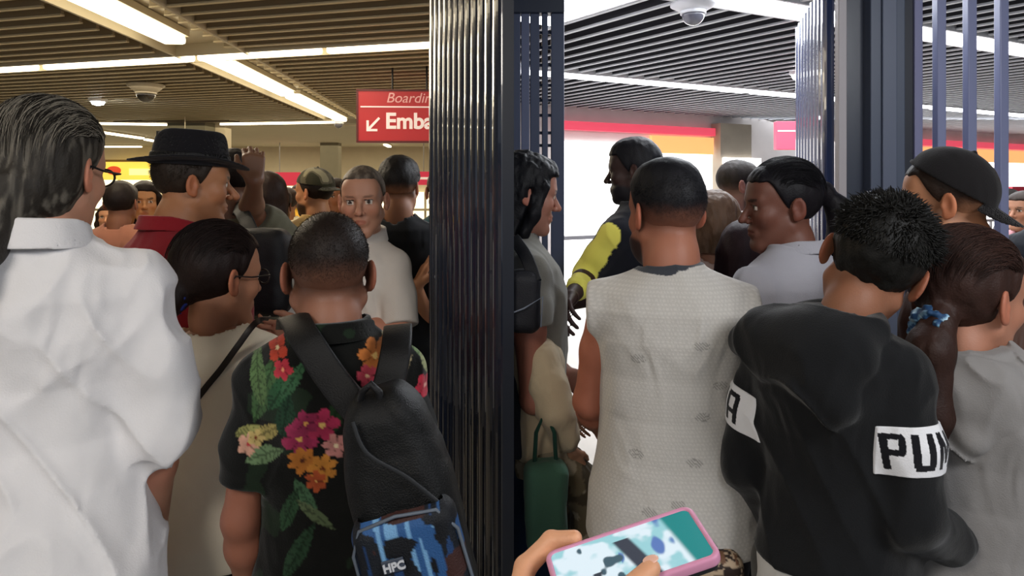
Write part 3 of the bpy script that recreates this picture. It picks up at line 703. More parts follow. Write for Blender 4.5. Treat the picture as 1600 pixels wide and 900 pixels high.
def strands(o, n, t):
    r = np.random.default_rng(o.get('seed', 3)); st = o.get('style'); P = []; hc = lin(o['hair']); K = 9; segs = []
    rad = o.get('srad', .0006); VV = []; FF = []; CC = []; base = 0; low = o.get('low', -.055)
    for i in range(n):
        if st in ('swept', 'bun', 'lowpony', 'pony'):
            lam = r.uniform(-1.25, 1.25); p0 = r.uniform(.55, 2.2); p1 = p0+r.uniform(.6, 1.3); ph = np.linspace(p0, min(p1, 3.75), K)
            L = t+r.uniform(-.001, .0045)+.004*np.sin(np.linspace(0, 3, K)); a, b, c = .073, .094, .084
            lamv = lam*(1-.25*sst(2., 3.6, ph))+.05*np.sin(ph*3+r.uniform(0, 6))
            p = np.stack([(a+L)*np.sin(lamv), -.014+(b+L)*np.cos(lamv)*np.cos(ph), .036+(c+L)*np.cos(lamv)*np.sin(ph)], 1)
            if st == 'swept':
                k = sst(2.6, 3.7, ph); p[:, 2] -= k*.035; p[:, 0] += k*.0-.0; p[:, 0] *= 1+.12*k
        elif st == 'spiky':
            lam = r.uniform(-1.3, 1.3); ph = r.uniform(.55, 3.45); q = np.array([math.sin(lam), math.cos(lam)*math.cos(ph), math.cos(lam)*math.sin(ph)])
            a = np.array([.073, .094, .084]); s0 = q*(a+t*.8)+np.array([0, -.014, .036])
            d0 = q+r.normal(0, .45, 3)+np.array([0, .35, .3]); d0 /= np.linalg.norm(d0); Ls = r.uniform(.012, .034)*(1-.6*float(sst(1.9, 3., ph))); d0 = d0+np.array([0, -.5, -1.2])*float(sst(2.2, 3.1, ph)); d0 /= np.linalg.norm(d0)
            u = np.linspace(0, 1, K)[:, None]; g = np.array([r.normal(0, .2), .4, -.35]); p = s0+d0*u*Ls+g*u*u*Ls*.6
        elif st in ('buzz', 'crop', 'short'):
            lam = r.uniform(-1.45, 1.45); ph = r.uniform(.6, 3.75); q = np.array([math.sin(lam), math.cos(lam)*math.cos(ph), math.cos(lam)*math.sin(ph)])
            z_ = .036+.085*q[2]
            if z_ < low+.005 or (z_ < o.get('side', -.005)+.004 and q[1] > -.2): continue
            s0 = q*(np.array([.073, .094, .084])+t*.75)+np.array([0, -.014, .036]); kk = float(sst(low-.01, low+.08, z_)); Ls = o.get('flen', .009)*r.uniform(.5, 1.2)*(.35+.65*kk)
            d0 = q*.8+np.array([0, -.25*(q[1] < 0), -.55*(1-q[2]*.6)])+r.normal(0, .22, 3); d0 /= np.linalg.norm(d0); u = np.linspace(0, 1, 4)[:, None]; p = s0+d0*u*Ls-q*u*u*Ls*.25
            if abs(p[0, 0]) > .062 and abs(p[0, 1]+.01) < .03 and p[0, 2] < .03: continue
            w = rad*np.array([.8, 1, .8, .3]); V, F = tube_vf(p, w, 3); cc = mix(lin(o['skin'])*.5, hc*r.uniform(.6, 1.8), kk if o.get('fade') else 1.)
            VV.append(V); FF.append(F+base); base += len(V); CC.append(np.tile(cc, (len(V), 1))); continue
        else:
            lam = r.uniform(-1.25, 1.25); p0 = r.uniform(.65, 3.3); ph = p0+np.linspace(0, r.uniform(.12, .35), K); ph = np.minimum(ph, 3.6)
            L = t+np.linspace(-.002, r.uniform(.001, .006), K); a, b, c = .073, .094, .084
            p = np.stack([(a+L)*np.sin(lam+.06*(ph-p0)), -.014+(b+L)*np.cos(lam)*np.cos(ph), .036+(c+L)*np.cos(lam)*np.sin(ph)], 1)
        low = o.get('low', -.055)
        if p[:, 2].min() < low-.03 and st not in ('swept',): continue
        if abs(p[0, 0]) > .06 and (np.abs(p[:, 1]) < .035).any() and p[:, 2].min() < .03: continue
        w = rad*(1+1.2*(st == 'spiky'))*np.sin(np.linspace(.5, PI-.05, K)); V, F = tube_vf(p, w, 3)
        cc = hc*r.uniform(.5, 1.7)
        if 'grey' in o and r.random() < o['grey']+.12: cc = lin(o.get('greycol', '#8b8578'))*r.uniform(.6, 1.25)
        VV.append(V); FF.append(F+base); base += len(V); CC.append(np.tile(cc, (len(V), 1)))
    if st == 'swept':
        for i in range(150):
            a0 = r.uniform(0, 6.28); u = np.linspace(0, 1, 26); rad_ = .028*(1-.3*u)*r.uniform(.5, 1.25); ph_ = a0+u*r.uniform(5, 11); L_ = r.uniform(.7, 1.15)
            cx = np.interp(u*L_, [0, .4, .75, 1.2], [-.0, .0, .012, .022]); cy_ = np.interp(u*L_, [0, .4, .75, 1.2], [-.10, -.135, -.175, -.20]); cz = -.05-.19*u*L_
            p = np.stack([cx+rad_*np.cos(ph_), cy_+rad_*.7*np.sin(ph_), cz+.006*np.sin(ph_*1.7)], 1)
            V, F = tube_vf(p, .0009, 3); VV.append(V); FF.append(F+base); base += len(V); CC.append(np.tile(hc*r.uniform(.6, 1.6), (len(V), 1)))
    return np.concatenate(VV), np.concatenate(FF), np.concatenate(CC)
# ---------------------------------------------------------------- hand
def hand_fn(w, D, N, T, curl=(.35, .45, .35), spread=.12, s=1., thumb=(.0, .0), curls=None):
    w = np.array(w, float); D = np.array(D, float); D /= np.linalg.norm(D); N = np.array(N, float); N -= D*N.dot(D); N /= np.linalg.norm(N)
    T2 = np.cross(D, N); T2 *= 1 if T2.dot(np.array(T, float)) > 0 else -1; T = T2
    q = lambda a, b, c: w+s*(a*D+b*T+c*N)
    pal = []; fin = []
    bs = (.028, .0095, -.0095, -.028); rk = (.0115, .012, .0112, .0100); ln = (.95, 1.05, .98, .78)
    for i in range(4):
        kn = q(.088-.006*abs(i-1), bs[i], 0); pal.append((q(.008, bs[i]*.62, .0), kn, .0150*s, rk[i]*s*1.08))
        ang = spread*(1.5-i)*.6; a = 0; p = kn; cs = curls[i] if curls else curl; c_ = []
        for j, L in enumerate((.046, .028, .023)):
            a += cs[j]; d = math.cos(a)*(math.cos(ang)*D+math.sin(ang)*T)+math.sin(a)*N; n_ = p+d*L*ln[i]*s
            c_.append((p, n_, (.0095, .0086, .0078)[j]*s*(.9 if i == 3 else 1), (.0086, .0078, .0066)[j]*s*(.9 if i == 3 else 1))); p = n_
        fin.append(c_)
    t0, t1 = thumb
    th = [q(.014, .018, .006), q(.042, .044, .014+t1*.5), q(.070, .054+t0*.4, .022+t1), q(.094, .056+t0, .028+t1*1.6)]; tr = [.017, .0135, .0108, .0085]
    def f(P):
        d = None
        for a, b, r1, r2 in pal:
            e = rc(P, a, b, r1, r2); d = e if d is None else sm(d, e, .012*s)
        d = sm(d, chain(P, th, [r*s for r in tr], .006*s), .012*s)
        fd = None
        for c_ in fin:
            e = None
            for a, b, r1, r2 in c_: g = rc(P, a, b, r1, r2); e = g if e is None else sm(e, g, .003*s)
            fd = e if fd is None else np.minimum(fd, e)
        return sm(d, fd, .006*s)
    pts = np.array([w, q(0, .08, .05), q(0, -.05, -.03)]+[c[-1][1] for c in fin]+[th[-1]]); 
    return f, pts.min(0)-.02, pts.max(0)+.02
DEF_ARM = {'L': [(-.183, -.012, 1.395), (-.222, -.040, 1.135), (-.225, .045, .895)], 'R': [(.183, -.012, 1.395), (.222, -.040, 1.135), (.225, .045, .895)]}
def person(label, px, py, d, yaw=0, pose=(0, 0, 0), off=(0, 0, 0), hs=1., scale=None, skin='#b98a6c', hair='#1c1613', head=None, arms=None, hands=None,
           top=None, bottom=None, build=None, res=1., legs=None, group=None, armres=None, hide_head=False, bodypx=None):
    """px,py: where the middle of the head stands in the frame at distance d; yaw 0 looks away from the camera, positive turns left"""
    head = dict(head or {}); head['skin'] = skin; head.setdefault('hair', hair); bd = build or {}
    yaw = yaw+math.degrees(math.atan((HX-px)/FPX)); off = np.array(off, float); hc = HC0+off; p = W(px, py, d); s = scale or p.z/hc[2]
    cy, sy_ = math.cos(R(yaw)), math.sin(R(yaw)); ox = s*(hc[0]*cy-hc[1]*sy_); oy = s*(hc[0]*sy_+hc[1]*cy)
    root = empty('person', (p.x-ox, p.y-oy, p.z-s*hc[2] if scale else 0), R(yaw), label, 'person', group); root.scale = (s, s, s)
    def w2l(v):
        q = np.array(v, float)-np.array([p.x-ox, p.y-oy, root.location.z]); return np.array([q[0]*cy+q[1]*sy_, -q[0]*sy_+q[1]*cy, q[2]])/s
    def d2l(v): q = np.array(v, float); return np.array([q[0]*cy+q[1]*sy_, -q[0]*sy_+q[1]*cy, q[2]])
    hands = {k: {kk: (d2l(vv) if kk in 'DNT' and isinstance(vv, Vector) else vv) for kk, vv in h.items()} for k, h in (hands or {}).items()}
    hs = hs/s*1.0 if scale is None else hs/s
    E = Euler((R(pose[1]), R(pose[2]), R(pose[0])), 'YXZ'); Rm = np.array(Matrix.Rotation(R(pose[0]), 3, 'Z') @ Matrix.Rotation(R(pose[2]), 3, 'Y') @ Matrix.Rotation(R(pose[1]), 3, 'X'))
    toL = lambda V: hc+hs*(np.asarray(V) @ Rm.T); toH = lambda v: ((np.asarray(v, float)-hc) @ Rm)/hs
    sw = bd.get('sw', 1.); arm = {k: [np.array(q, float) for q in v] for k, v in DEF_ARM.items()}
    for k in arm:
        for q in arm[k]: q[0] *= sw
    arms = {k: [w2l(q) if isinstance(q, Vector) else q for q in v] for k, v in (arms or {}).items()}
    for k, v in arms.items(): arm[k][1:] = [np.array(q, float) for q in v[-2:]]; arm[k][0] = np.array(v[0], float) if len(v) == 3 else arm[k][0]
    parts = []
    nb = np.array([off[0]*.25, -.025+off[1]*.25, 1.455]); nbh = toH(nb); nr = bd.get('neck', .056)
    if not hide_head:
        hf = head_fn(head)
        def f(P):
            dd = hf(P); return sm(dd, chain(P, [(0, -.022, -.045), tuple(nbh*.5+np.array([0, -.012, -.02])), tuple(nbh)], [nr/hs*.96, nr/hs, nr/hs*1.12], .03), .022)
        lo = np.minimum(nbh-.05, (-.105, -.125, -.14)); hi = np.maximum(nbh+.05, (.105, .125, .135))
        V, F = surf(f, lo, hi, .0034*res); c = head_col(V, head); parts.append((toL(V), F, c))
        hp = hairdo(head, res) if head.get('style') != 'none' else []
    # body under the clothes
    pr = prof(-.006, bd.get('belly', 0), bd.get('wide', 1.), bd.get('chest', 0), bd.get('hip', 0))
    leg = legs or {'L': [(-.088, 0, .90), (-.10, .02, .49), (-.105, -.015, .085)], 'R': [(.088, 0, .90), (.10, .02, .49), (.105, -.015, .085)]}
    def fb(P):
        dd = slab(P, torso(P, pr), .80, 1.50)
        for k in 'LR':
            dd = sm(dd, chain(P, leg[k], [.082, .055, .036], .03), .03); S_ = arm[k][0]
            dd = sm(dd, rc(P, (S_[0]*.35, -.02, 1.44), S_, .035, .046), .04)
        return dd
    V, F = surf(fb, (-.30, -.20, .06), (.30, .24, 1.52), .014*max(res*.8, 1)); skl = lin(skin)
    parts.append((V, F, np.tile(skl, (len(V), 1))))
    ares = (armres or .0055)*max(res*.8, 1)
    for k in 'LR':
        a = arm[k]; hd = (hands or {}).get(k, {}); Dv = hd.get('D', a[2]-a[1]); sgn = -1 if k == 'L' else 1
        Nv = hd.get('N', (-sgn, .1, .0)); Tv = hd.get('T', (0, 1, .2)); th = bd.get('arm', 1.)
        hf2, l2, h2 = hand_fn(a[2]+np.array(Dv)/np.linalg.norm(Dv)*.006, Dv, Nv, Tv, hd.get('curl', (.3, .4, .3)), hd.get('spread', .1), hd.get('s', 1.), hd.get('thumb', (0, 0)), hd.get('curls'))
        mid = a[1]+(a[2]-a[1])*.28
        def fa(P, a=a, mid=mid, hf2=hf2, th=th): 
            return sm(chain(P, [a[0], a[0]+(a[1]-a[0])*.45, a[1], mid, a[2]], [.050*th, .047*th, .038*th, .041*th, .0255], .02), hf2(P), .018)
        pts = np.array(a); lo = np.minimum(pts.min(0)-.06, l2); hi = np.maximum(pts.max(0)+.06, h2)
        hr = hd.get('res')
        V, F = surf(fa, lo, hi, ares if not hr else hr); n = fbm(V[:, 0]*18, V[:, 1]*18, V[:, 2]*18, 2)
        cc = skl*(1+.12*n)[:, None]; wd_ = V-a[2]; tip = sst(.12, .19, np.linalg.norm(wd_, axis=1)); cc = cc*mix(np.ones(3), np.array([1.08, .86, .84]), tip*.6)
        parts.append((V, F, cc))
    Vb, Fb, Cb = joinvf(parts); body = link('body', npmesh('body', Vb, Fb, Cb), SKIN, root)
    if not hide_head and hp:
        Vh, Fh, Ch = joinvf([(toL(q[0]), q[1], q[2]) for q in hp if q[1].shape[1] == 4]) ; link('hair', npmesh('hair', Vh, Fh, Ch), HAIR, root)
    # ---- shirt
    if top:
        garment(root, 'shirt' if 'name' not in top else top['name'], top, arm, bd, nb, hc, res, nr)
    bt = bottom or dict(col='#20232b'); hipz = bt.get('z', 1.0)
    def fl(P):
        prb = prof(.012+bt.get('loose', 0), bd.get('belly', 0)*.5, bd.get('wide', 1.), 0, bd.get('hip', 0))
        dd = slab(P, torso(P, prb), .80, hipz, .01); r_ = bt.get('r', (.098, .075, .062)) 
        for k in 'LR': dd = sm(dd, slab(P, chain(P, leg[k], r_, .03), bt.get('cuff', .10), .95, .006), .03)
        return disp_near(dd, P, .006, lambda x, y, z: fbm(x*9, y*9, z*14, 4))
    V, F = surf(fl, (-.28, -.20, .08), (.28, .28, hipz+.02), .011*max(res*.85, 1))
    cb = np.tile(lin(bt['col']), (len(V), 1)) if 'fn' not in bt else bt['fn'](V)
    link(bt.get('name', 'trousers'), npmesh('trousers', V, F, cb), CLOTH, root)
    for k in 'LR':
        an = leg[k][2]
        def fs(P, an=an):
            zb = an[2]-.085; u = sm(rc(P, (an[0], an[1]-.03, zb+.045), (an[0]*1.1, an[1]+.15, zb+.038), .040, .036), rc(P, (an[0], an[1], zb+.11), (an[0], an[1]+.02, zb+.06), .042, .045), .03)
            return smax(u, zb+.004-P[2], .004)
        V, F = surf(fs, (an[0]-.08, an[1]-.09, an[2]-.085), (an[0]+.08, an[1]+.22, an[2]+.075), .010*max(res*.8, 1))
        cs = np.tile(lin(bt.get('shoe', '#1b1b1e')), (len(V), 1)); cs[V[:, 2] < an[2]-.063] = lin(bt.get('sole', '#3a3836'))
        link('shoe', npmesh('shoe', V, F, cs), RUBBER, root)
    return dict(root=root, toL=toL, Rm=Rm, hc=hc, hs=hs, s=s, arm=arm, nb=nb, yaw=yaw, w2l=w2l)
GF = {}
def garment(root, name, g, arm, bd, nb, hc, res, nr):
    grow = g.get('grow', .014); pr = prof(grow, bd.get('belly', 0), bd.get('wide', 1.), bd.get('chest', 0), bd.get('hip', 0)*.8); hem = g.get('hem', .86)
    z, a, b, y = pr; fl = g.get('flare', .012); lo_ = np.clip((1.22-z)/.36, 0, 1); a = a+fl*lo_; b = b+fl*lo_*.8
    dr = g.get('drape', 0)  # back panel hangs straight
    pr = (z, a, b, y-dr*lo_*.3); sl = g.get('sleeve', .6); sr = g.get('srad', (.062, .060, .05, .045)); fold = g.get('fold', .006); fs = g.get('fscale', 1.); seed = g.get('seed', 1)
    nrad = g.get('neck', nr+.010); nz = g.get('neckz', 0.)
    col = lin(g['col']) if 'col' in g else None
    axis_a = nb+np.array([0, 0, -.03]); axis_b = hc+np.array([0, -.04, -.06])
    tipclip = {}
    for k in 'LR':
        A = arm[k]
        if sl <= 1: e = A[0]+(A[1]-A[0])*sl; pts = [A[0], A[0]+(A[1]-A[0])*min(.5, sl*.6), A[0]+(A[1]-A[0])*min(1., sl+.12)]; rr = [sr[0], sr[1], sr[2]]; dv = A[1]-A[0]
        else: e = A[1]+(A[2]-A[1])*(sl-1); pts = [A[0], A[0]+(A[1]-A[0])*.5, A[1], A[1]+(A[2]-A[1])*min(1., sl-1+.1)]; rr = list(sr); dv = A[2]-A[1]
        tipclip[k] = (e, dv/np.linalg.norm(dv), pts, rr)
    def f(P):
        d = slab(P, torso(P, pr, 2.4), hem, 1.51, .006)
        for k in 'LR':
            S_ = arm[k][0]
            if g.get('sleeveless'):
                d = sm(d, smax(rc(P, (S_[0]*.3, -.02, 1.448), (S_[0]*g.get('cap', 1.02), S_[1], S_[2]-.006), .036+grow, .05+grow*.6), np.abs(P[0])-abs(S_[0])*g.get('cap', 1.02)*1.04, .01), .03)
                d = smax(d, -ell(P, (S_[0]*(.2+g.get('cap', 1.02)), S_[1]+.01, S_[2]-.115), (.05, .075, .095)), .02)
            else:
                e, n, pts, rr = tipclip[k]
                q = chain(P, pts, rr, .03); q = smax(q, (P[0]-e[0])*n[0]+(P[1]-e[1])*n[1]+(P[2]-e[2])*n[2], .005) if True else q
                if sl > 1:  # the cut plane of the forearm must not cut the upper arm
                    up_ = chain(P, pts[:3], rr[:3], .03); q = sm(up_, q, .015)
                    if sl > 1.5:
                        cz = rc(P, e-n*.028, e-n*.004, rr[3]*.86, rr[3]*.80); q = np.minimum(q, cz)
                d = sm(d, rc(P, (S_[0]*.30, -.02, 1.452), S_, .034+grow, .042+grow*.8), .035)
                d = sm(d, q, g.get('pit', .018))
        if fold:
            def nf(x, y, z):
                wx = x+.03*vn(x*5, y*5, z*4, seed+3); wz = z+.05*vn(x*4, y*4, z*3, seed+5)
                r1 = 1-np.abs(vn((wx*.9+wz*.55)*11*fs, y*5*fs, (wz*.5-wx*.6)*3.5*fs, seed)); r2 = 1-np.abs(vn((wx*.9-wz*.5)*9*fs, y*5*fs, (wz*.6+wx*.5)*3*fs, seed+9))
                return -(.9*r1**3+.8*r2**3)+.25*fbm(x*22, y*22, z*16, seed+2)+.5
            d = disp_near(d, P, fold, nf)
        d = smax(d, -chain(P, [axis_a+(0, 0, nz), axis_b], [nrad, nrad*1.15], .0), .006)
        if 'extra' in g: d = g['extra'](P, d)
        return d
    GF[root.name] = f
    xs = [q[0] for k in 'LR' for q in tipclip[k][2]]; ys = [q[1] for k in 'LR' for q in tipclip[k][2]]; zs = [q[2] for k in 'LR' for q in tipclip[k][2]]
    lo = (min(min(xs)-.09, -.27), min(min(ys)-.09, -.22 if 'lo' not in g else g['lo']), min(hem-.01, min(zs)-.08)); hi = (max(max(xs)+.09, .27), max(max(ys)+.09, .24+bd.get('belly', 0)), 1.55)
    V, F = surf(f, lo, hi, g.get('h', .007)*res)
    c = g['fn'](V) if 'fn' in g else np.tile(col, (len(V), 1))*(1+.04*fbm(V[:, 0]*30, V[:, 1]*30, V[:, 2]*30, 1))[:, None]
    if 'band' in g:
        nd = chain(vfn(V), [axis_a+(0, 0, nz), axis_b], [nrad, nrad*1.15], .0); c[nd < g.get('bandw', .02)] = lin(g['band'])
    o = link(name, npmesh(name, V, F, c), g.get('mat', CLOTH), root)
    if g.get('collar'):
        cw = g.get('collarh', .038); ax = axis_b-axis_a; ax = ax/np.linalg.norm(ax); c0 = nb+np.array([0, .004, .028+g.get('collarz', 0)])
        ax = ax*.6+np.array([0, -.0, .8]); ax /= np.linalg.norm(ax); fwd = np.array([0, 1., .0]); rgt = np.cross(fwd, ax)
        rgt /= np.linalg.norm(rgt); fwd = np.cross(ax, rgt); tilt = g.get('tilt', .35)
        def fc(P):
            q = [P[i]-c0[i] for i in range(3)]; x = sum(q[i]*rgt[i] for i in range(3)); yy = sum(q[i]*fwd[i] for i in range(3)); zz = sum(q[i]*ax[i] for i in range(3))+tilt*np.maximum(yy, -.05)*.6
            rho = np.sqrt(x*x+(yy*.92)**2); r0 = nrad+.006
            inner = smax(np.abs(rho-(r0-zz*.10))-.0028, np.abs(zz-cw*.45)-cw*.55, .002)
            outer = smax(np.abs(rho-(r0+.011+(cw-zz)*.30))-.0028, np.abs(zz-cw*.42)-cw*.55, .002)
            top_ = smax(np.abs(rho-r0-.006)-.008, np.abs(zz-cw)-.003, .002)
            d = sm(np.minimum(inner, outer), top_, .005); gap = .012+.25*np.maximum(cw-zz, 0)
            return smax(d, -smax(np.abs(x)-gap, -yy, .002), .002)
        V, F = surf(fc, c0-.14, c0+.14, .0035*max(res*.8, 1)); cc = lin(g.get('collarcol', g.get('col', '#ffffff')))
        cc = np.tile(cc, (len(V), 1)) if 'fn' not in g or 'collarcol' in g else g['fn'](V)
        link('collar', npmesh('collar', V, F, cc), g.get('mat', CLOTH), root)
    return o
def part_sdf(name, root, fn, lo, hi, h, col, m, T=None, **k):
    V, F = surf(fn, lo, hi, h); c = col(V) if callable(col) else np.tile(lin(col), (len(V), 1))
    if T is not None: V = T(V)
    return link(name, npmesh(name, V, F, c), m, root, **k)
def glasses(ps, col='#1a1a1c', w=.052, m=None, lens=True):
    r = []
    for s in (-1, 1):
        a = np.linspace(0, 2*PI, 29)[:-1]; p = np.stack([s*.034+.025*np.cos(a), .104-.10*(.034+.025*np.cos(a))*1., .002+.017*np.sin(a)], 1)
        V, F = tube_vf(p, .0021, 6, closed=True); r.append((V, F))
        V, F = tube_vf([(s*.058, .097, .008), (s*.078, .085, .008), (s*.083, .03, .006), (s*.084, -.012, .010), (s*.082, -.03, -.008)], .002, 6); r.append((V, F))
    V, F = tube_vf([(-.010, .104, .006), (0, .108, .009), (.010, .104, .006)], .0018, 6); r.append((V, F))
    V, F, _ = joinvf(r); return link('glasses', npmesh('glasses', ps['toL'](V), F, np.tile(lin(col), (len(V), 1))), RUBBER, ps['root'])
def cap(ps, col, yaw=180, tilt=0, name='cap', brimc=None, camo=None, br=.07):
    """baseball cap in head frame; yaw 180 = brim at the back"""
    cy, sy_ = math.cos(R(yaw)), math.sin(R(yaw)); ct, st = math.cos(R(tilt)), math.sin(R(tilt))
    def f(P):
        X, Y, Z = P[0], P[1]+.010, P[2]-.04; Y, Z = Y*ct+Z*st, -Y*st+Z*ct
        x, y, z = X*cy+Y*sy_, -X*sy_+Y*cy, Z
        Q = (x, y, z); d = ell(Q, (0, 0, 0), (.0865, .106, .094)); d = smax(d, -ell(Q, (0, 0, -.002), (.081, .100, .088)), .002); d = smax(d, .006-z, .003)
        d = sm(d, sph(Q, (0, 0, .094), .006), .004)
        zz = z-.008+.9*x*x/.06*.22; rr = np.sqrt((x/.078)**2+((y-.085)/(br+.012))**2)-1
        b = smax(smax(rr*.06, np.abs(zz+.12*(y-.09))-.0022, .002), .080-y, .002)
        b = smax(b, -ell(Q, (0, 0, 0), (.080, .099, .2)), .002)
        d = sm(d, b, .005)
        op = sph(Q, (0, -.105, .012), .030)  # gap over the strap
        return smax(d, -smax(op, .016-z, .002), .002)
    def c(V):
        base = np.tile(lin(col), (len(V), 1))
        if camo:
            n = vn(V[:, 0]*28, V[:, 1]*28, V[:, 2]*28, 4); base[n > .15] = lin(camo[0]); base[n < -.3] = lin(camo[1])
        return base
    return part_sdf(name, ps['root'], f, (-.22, -.22, -.12), (.22, .22, .16), .0034, c, CLOTH, ps['toL'])

def ribbon(P, w, t, n, closed=False):
    """flat strap: P points, w width, t thickness, n outward normals (one or per point)"""
    P = np.array([list(q) for q in P], float); K0 = len(P)
    u = np.linspace(0, K0-1, (K0-1)*8+1); i = np.clip(u.astype(int), 0, K0-2); f = (u-i)[:, None]
    def at(k): return P[np.clip(k, 0, K0-1)]
    p0, p1, p2, p3 = at(i-1), at(i), at(i+1), at(i+2)
    Q = .5*((2*p1)+(-p0+p2)*f+(2*p0-5*p1+4*p2-p3)*f**2+(-p0+3*p1-3*p2+p3)*f**3)
    n = np.array(n, float); N_ = np.tile(n, (len(Q), 1)) if n.ndim == 1 else np.stack([np.interp(u, np.arange(K0), n[:, k]) for k in range(3)], 1)
    T = np.gradient(Q, axis=0); T /= np.linalg.norm(T, axis=1)[:, None]; S_ = np.cross(T, N_); S_ /= np.linalg.norm(S_, axis=1)[:, None]; N_ = np.cross(S_, T)
    pr = [(-1, -1), (-1, 1), (-.85, 1.3), (.85, 1.3), (1, 1), (1, -1)]; V = []; F = []; m = len(pr)
    for j in range(len(Q)):
        for a, b in pr: V.append(Q[j]+S_[j]*a*w/2+N_[j]*b*t/2)
    for j in range(len(Q)-1):
        for k in range(m): F.append((j*m+k, j*m+(k+1) % m, (j+1)*m+(k+1) % m, (j+1)*m+k))
    return np.array(V), np.array(F)
# ================================================================ LEFT HALF
# --- grey haired man in the white shirt
p1 = person("man with swept back grey hair and a wrinkled white shirt, back view at left edge", 78, 270, 1.36, yaw=-12, pose=(-24, -6, 0),
    off=(.018, .02, 0), hs=1.07, skin='#c99378', hair='#2c2823', head=dict(style='swept', vol=.012, low=-.085, front=.07, grey=.42, greycol='#8d8679', strands=2600, srad=.0006, rough=.006, nsc=(70, 40, 14), jaw=1.05),
    build=dict(wide=.93, sw=.92, belly=.02, neck=.058, arm=.9), arms=dict(R=[(.208, -.03, 1.13), (.19, .06, .885)], L=[(-.24, -.03, 1.13), (-.23, .06, .89)]),
    top=dict(col='#e2e0e1', grow=.026, hem=.74, flare=.035, sleeve=1.04, srad=(.062, .070, .068, .07), fold=.014, collar=True, collarh=.045, h=.0055, drape=.25, seed=5, pit=.03, fscale=1.45),
    bottom=dict(col='#2a2c33'), res=.9)
glasses(p1)
# --- red polo, black hat
p2 = person('man in a dark red polo shirt and black brimmed hat, profile to the right', 303, 288, 2.12, yaw=-62, pose=(-20, -3, 0), off=(0, .03, 0), hs=1.05, skin='#a5714f', hair='#2a211a',
    head=dict(style='short', strands=2000, srad=.0004, flen=.014, vol=.006, low=-.06, nose=1.25, stubble=.22, front=.07, fat=.002), build=dict(wide=1.05, belly=.03, neck=.06),
    arms=dict(R=[(.27, .03, 1.13), (.20, .24, 1.04)], L=[(-.26, -.02, 1.14), (-.2, .17, .98)]),
    top=dict(col='#8a2028', grow=.02, hem=.84, sleeve=.75, srad=(.07, .07, .066, .05), fold=.008, collar=True, collarh=.034, seed=2), bottom=dict(col='#2b2b30'), res=1.)
def fhat(P):
    X, Y, Z = P[0], P[1]+.012, P[2]-.055
    rr = np.sqrt((X/.088)**2+(Y/.108)**2); zt = .098-.025*np.exp(-(X/.022)**2)*(np.abs(Y) < .1)
    k = 1-.16*np.clip(Z/.1, 0, 1); crown = smax((rr/k-1)*.088, Z-zt+.10*Y*0, .012); crown = smax(crown, -smax((rr/k-.95)*.088, Z-.085, .01), .003) if True else crown
    crown = smax(crown, -.004-Z, .002)
    br = np.sqrt((X/.128)**2+(Y/.162)**2); bz = .004+.9*np.abs(X)**2*1.2-.35*np.maximum(Y, 0)**2
    brim = smax((br-1)*.13, np.abs(Z-bz)-.0028, .002); brim = smax(brim, -(rr-.94)*.088, .002)
    return sm(crown, brim, .006)
part_sdf('hat', p2['root'], fhat, (-.14, -.19, -.0), (.14, .17, .18), .0036, '#17161a', CLOTH, p2['toL'])
def fband(P):
    X, Y, Z = P[0], P[1]+.012, P[2]-.055; rr = np.sqrt((X/.088)**2+(Y/.108)**2); k = 1-.16*np.clip(Z/.1, 0, 1)
    return smax(np.abs((rr/k-1)*.088-.001)-.0016, np.abs(Z-.02)-.013, .001)
part_sdf('hat_band', p2['root'], fband, (-.12, -.15, .04), (.12, .13, .10), .003, '#0c0c0e', SATIN, p2['toL'])
# --- woman in cream blouse
p3 = person("dark haired woman in a cream sleeveless blouse with bun and dark blue scrunchie", 341, 434, 1.72, yaw=-14, pose=(-42, -4, 0), off=(-.005, .02, .0), hs=1.04, skin='#b07c60', hair='#1e1412',
    head=dict(style='bun', vol=.011, low=-.075, bun=(-.012, -.112, -.045), strands=700, rough=.004, front=.07), build=dict(wide=.96, sw=.93, hip=.02, neck=.05, arm=.95),
    top=dict(col='#fff5df', grow=.020, hem=.88, flare=.03, sleeveless=True, fold=.007, seed=8, neck=.078, neckz=-.012, mat=SATIN, h=.006), bottom=dict(col='#15151a', z=.98), res=.95,
    arms=dict(R=[(.215, .0, 1.14), (.12, .2, 1.08)], L=[(-.215, -.0, 1.14), (-.1, .19, 1.05)]))
glasses(p3, '#241c1a')
part_sdf('scrunchie', p3['root'], lambda P: disp_near(torus((P[0]+.010, P[2]+.040, P[1]+.100), (0, 0, 0), .026, .013), P, .006, lambda x, y, z: vn(x*130, y*130, z*130, 3)), (-.07, -.14, -.10), (.05, -.06, .02), .003, '#1c2f7e', SATIN, p3['toL'])
V, F = ribbon([p3['w2l'](W(*q)) for q in ((420, 497, 1.72), (399, 505, 1.60), (372, 540, 1.575), (345, 577, 1.575), (322, 605, 1.57), (296, 640, 1.57), (280, 670, 1.62))], .016, .004, (0, -1, .1))
t3 = link('shoulder_strap', npmesh('strap', V, F, np.tile(lin('#1d1512'), (len(V), 1))), RUBBER, p3['root'])
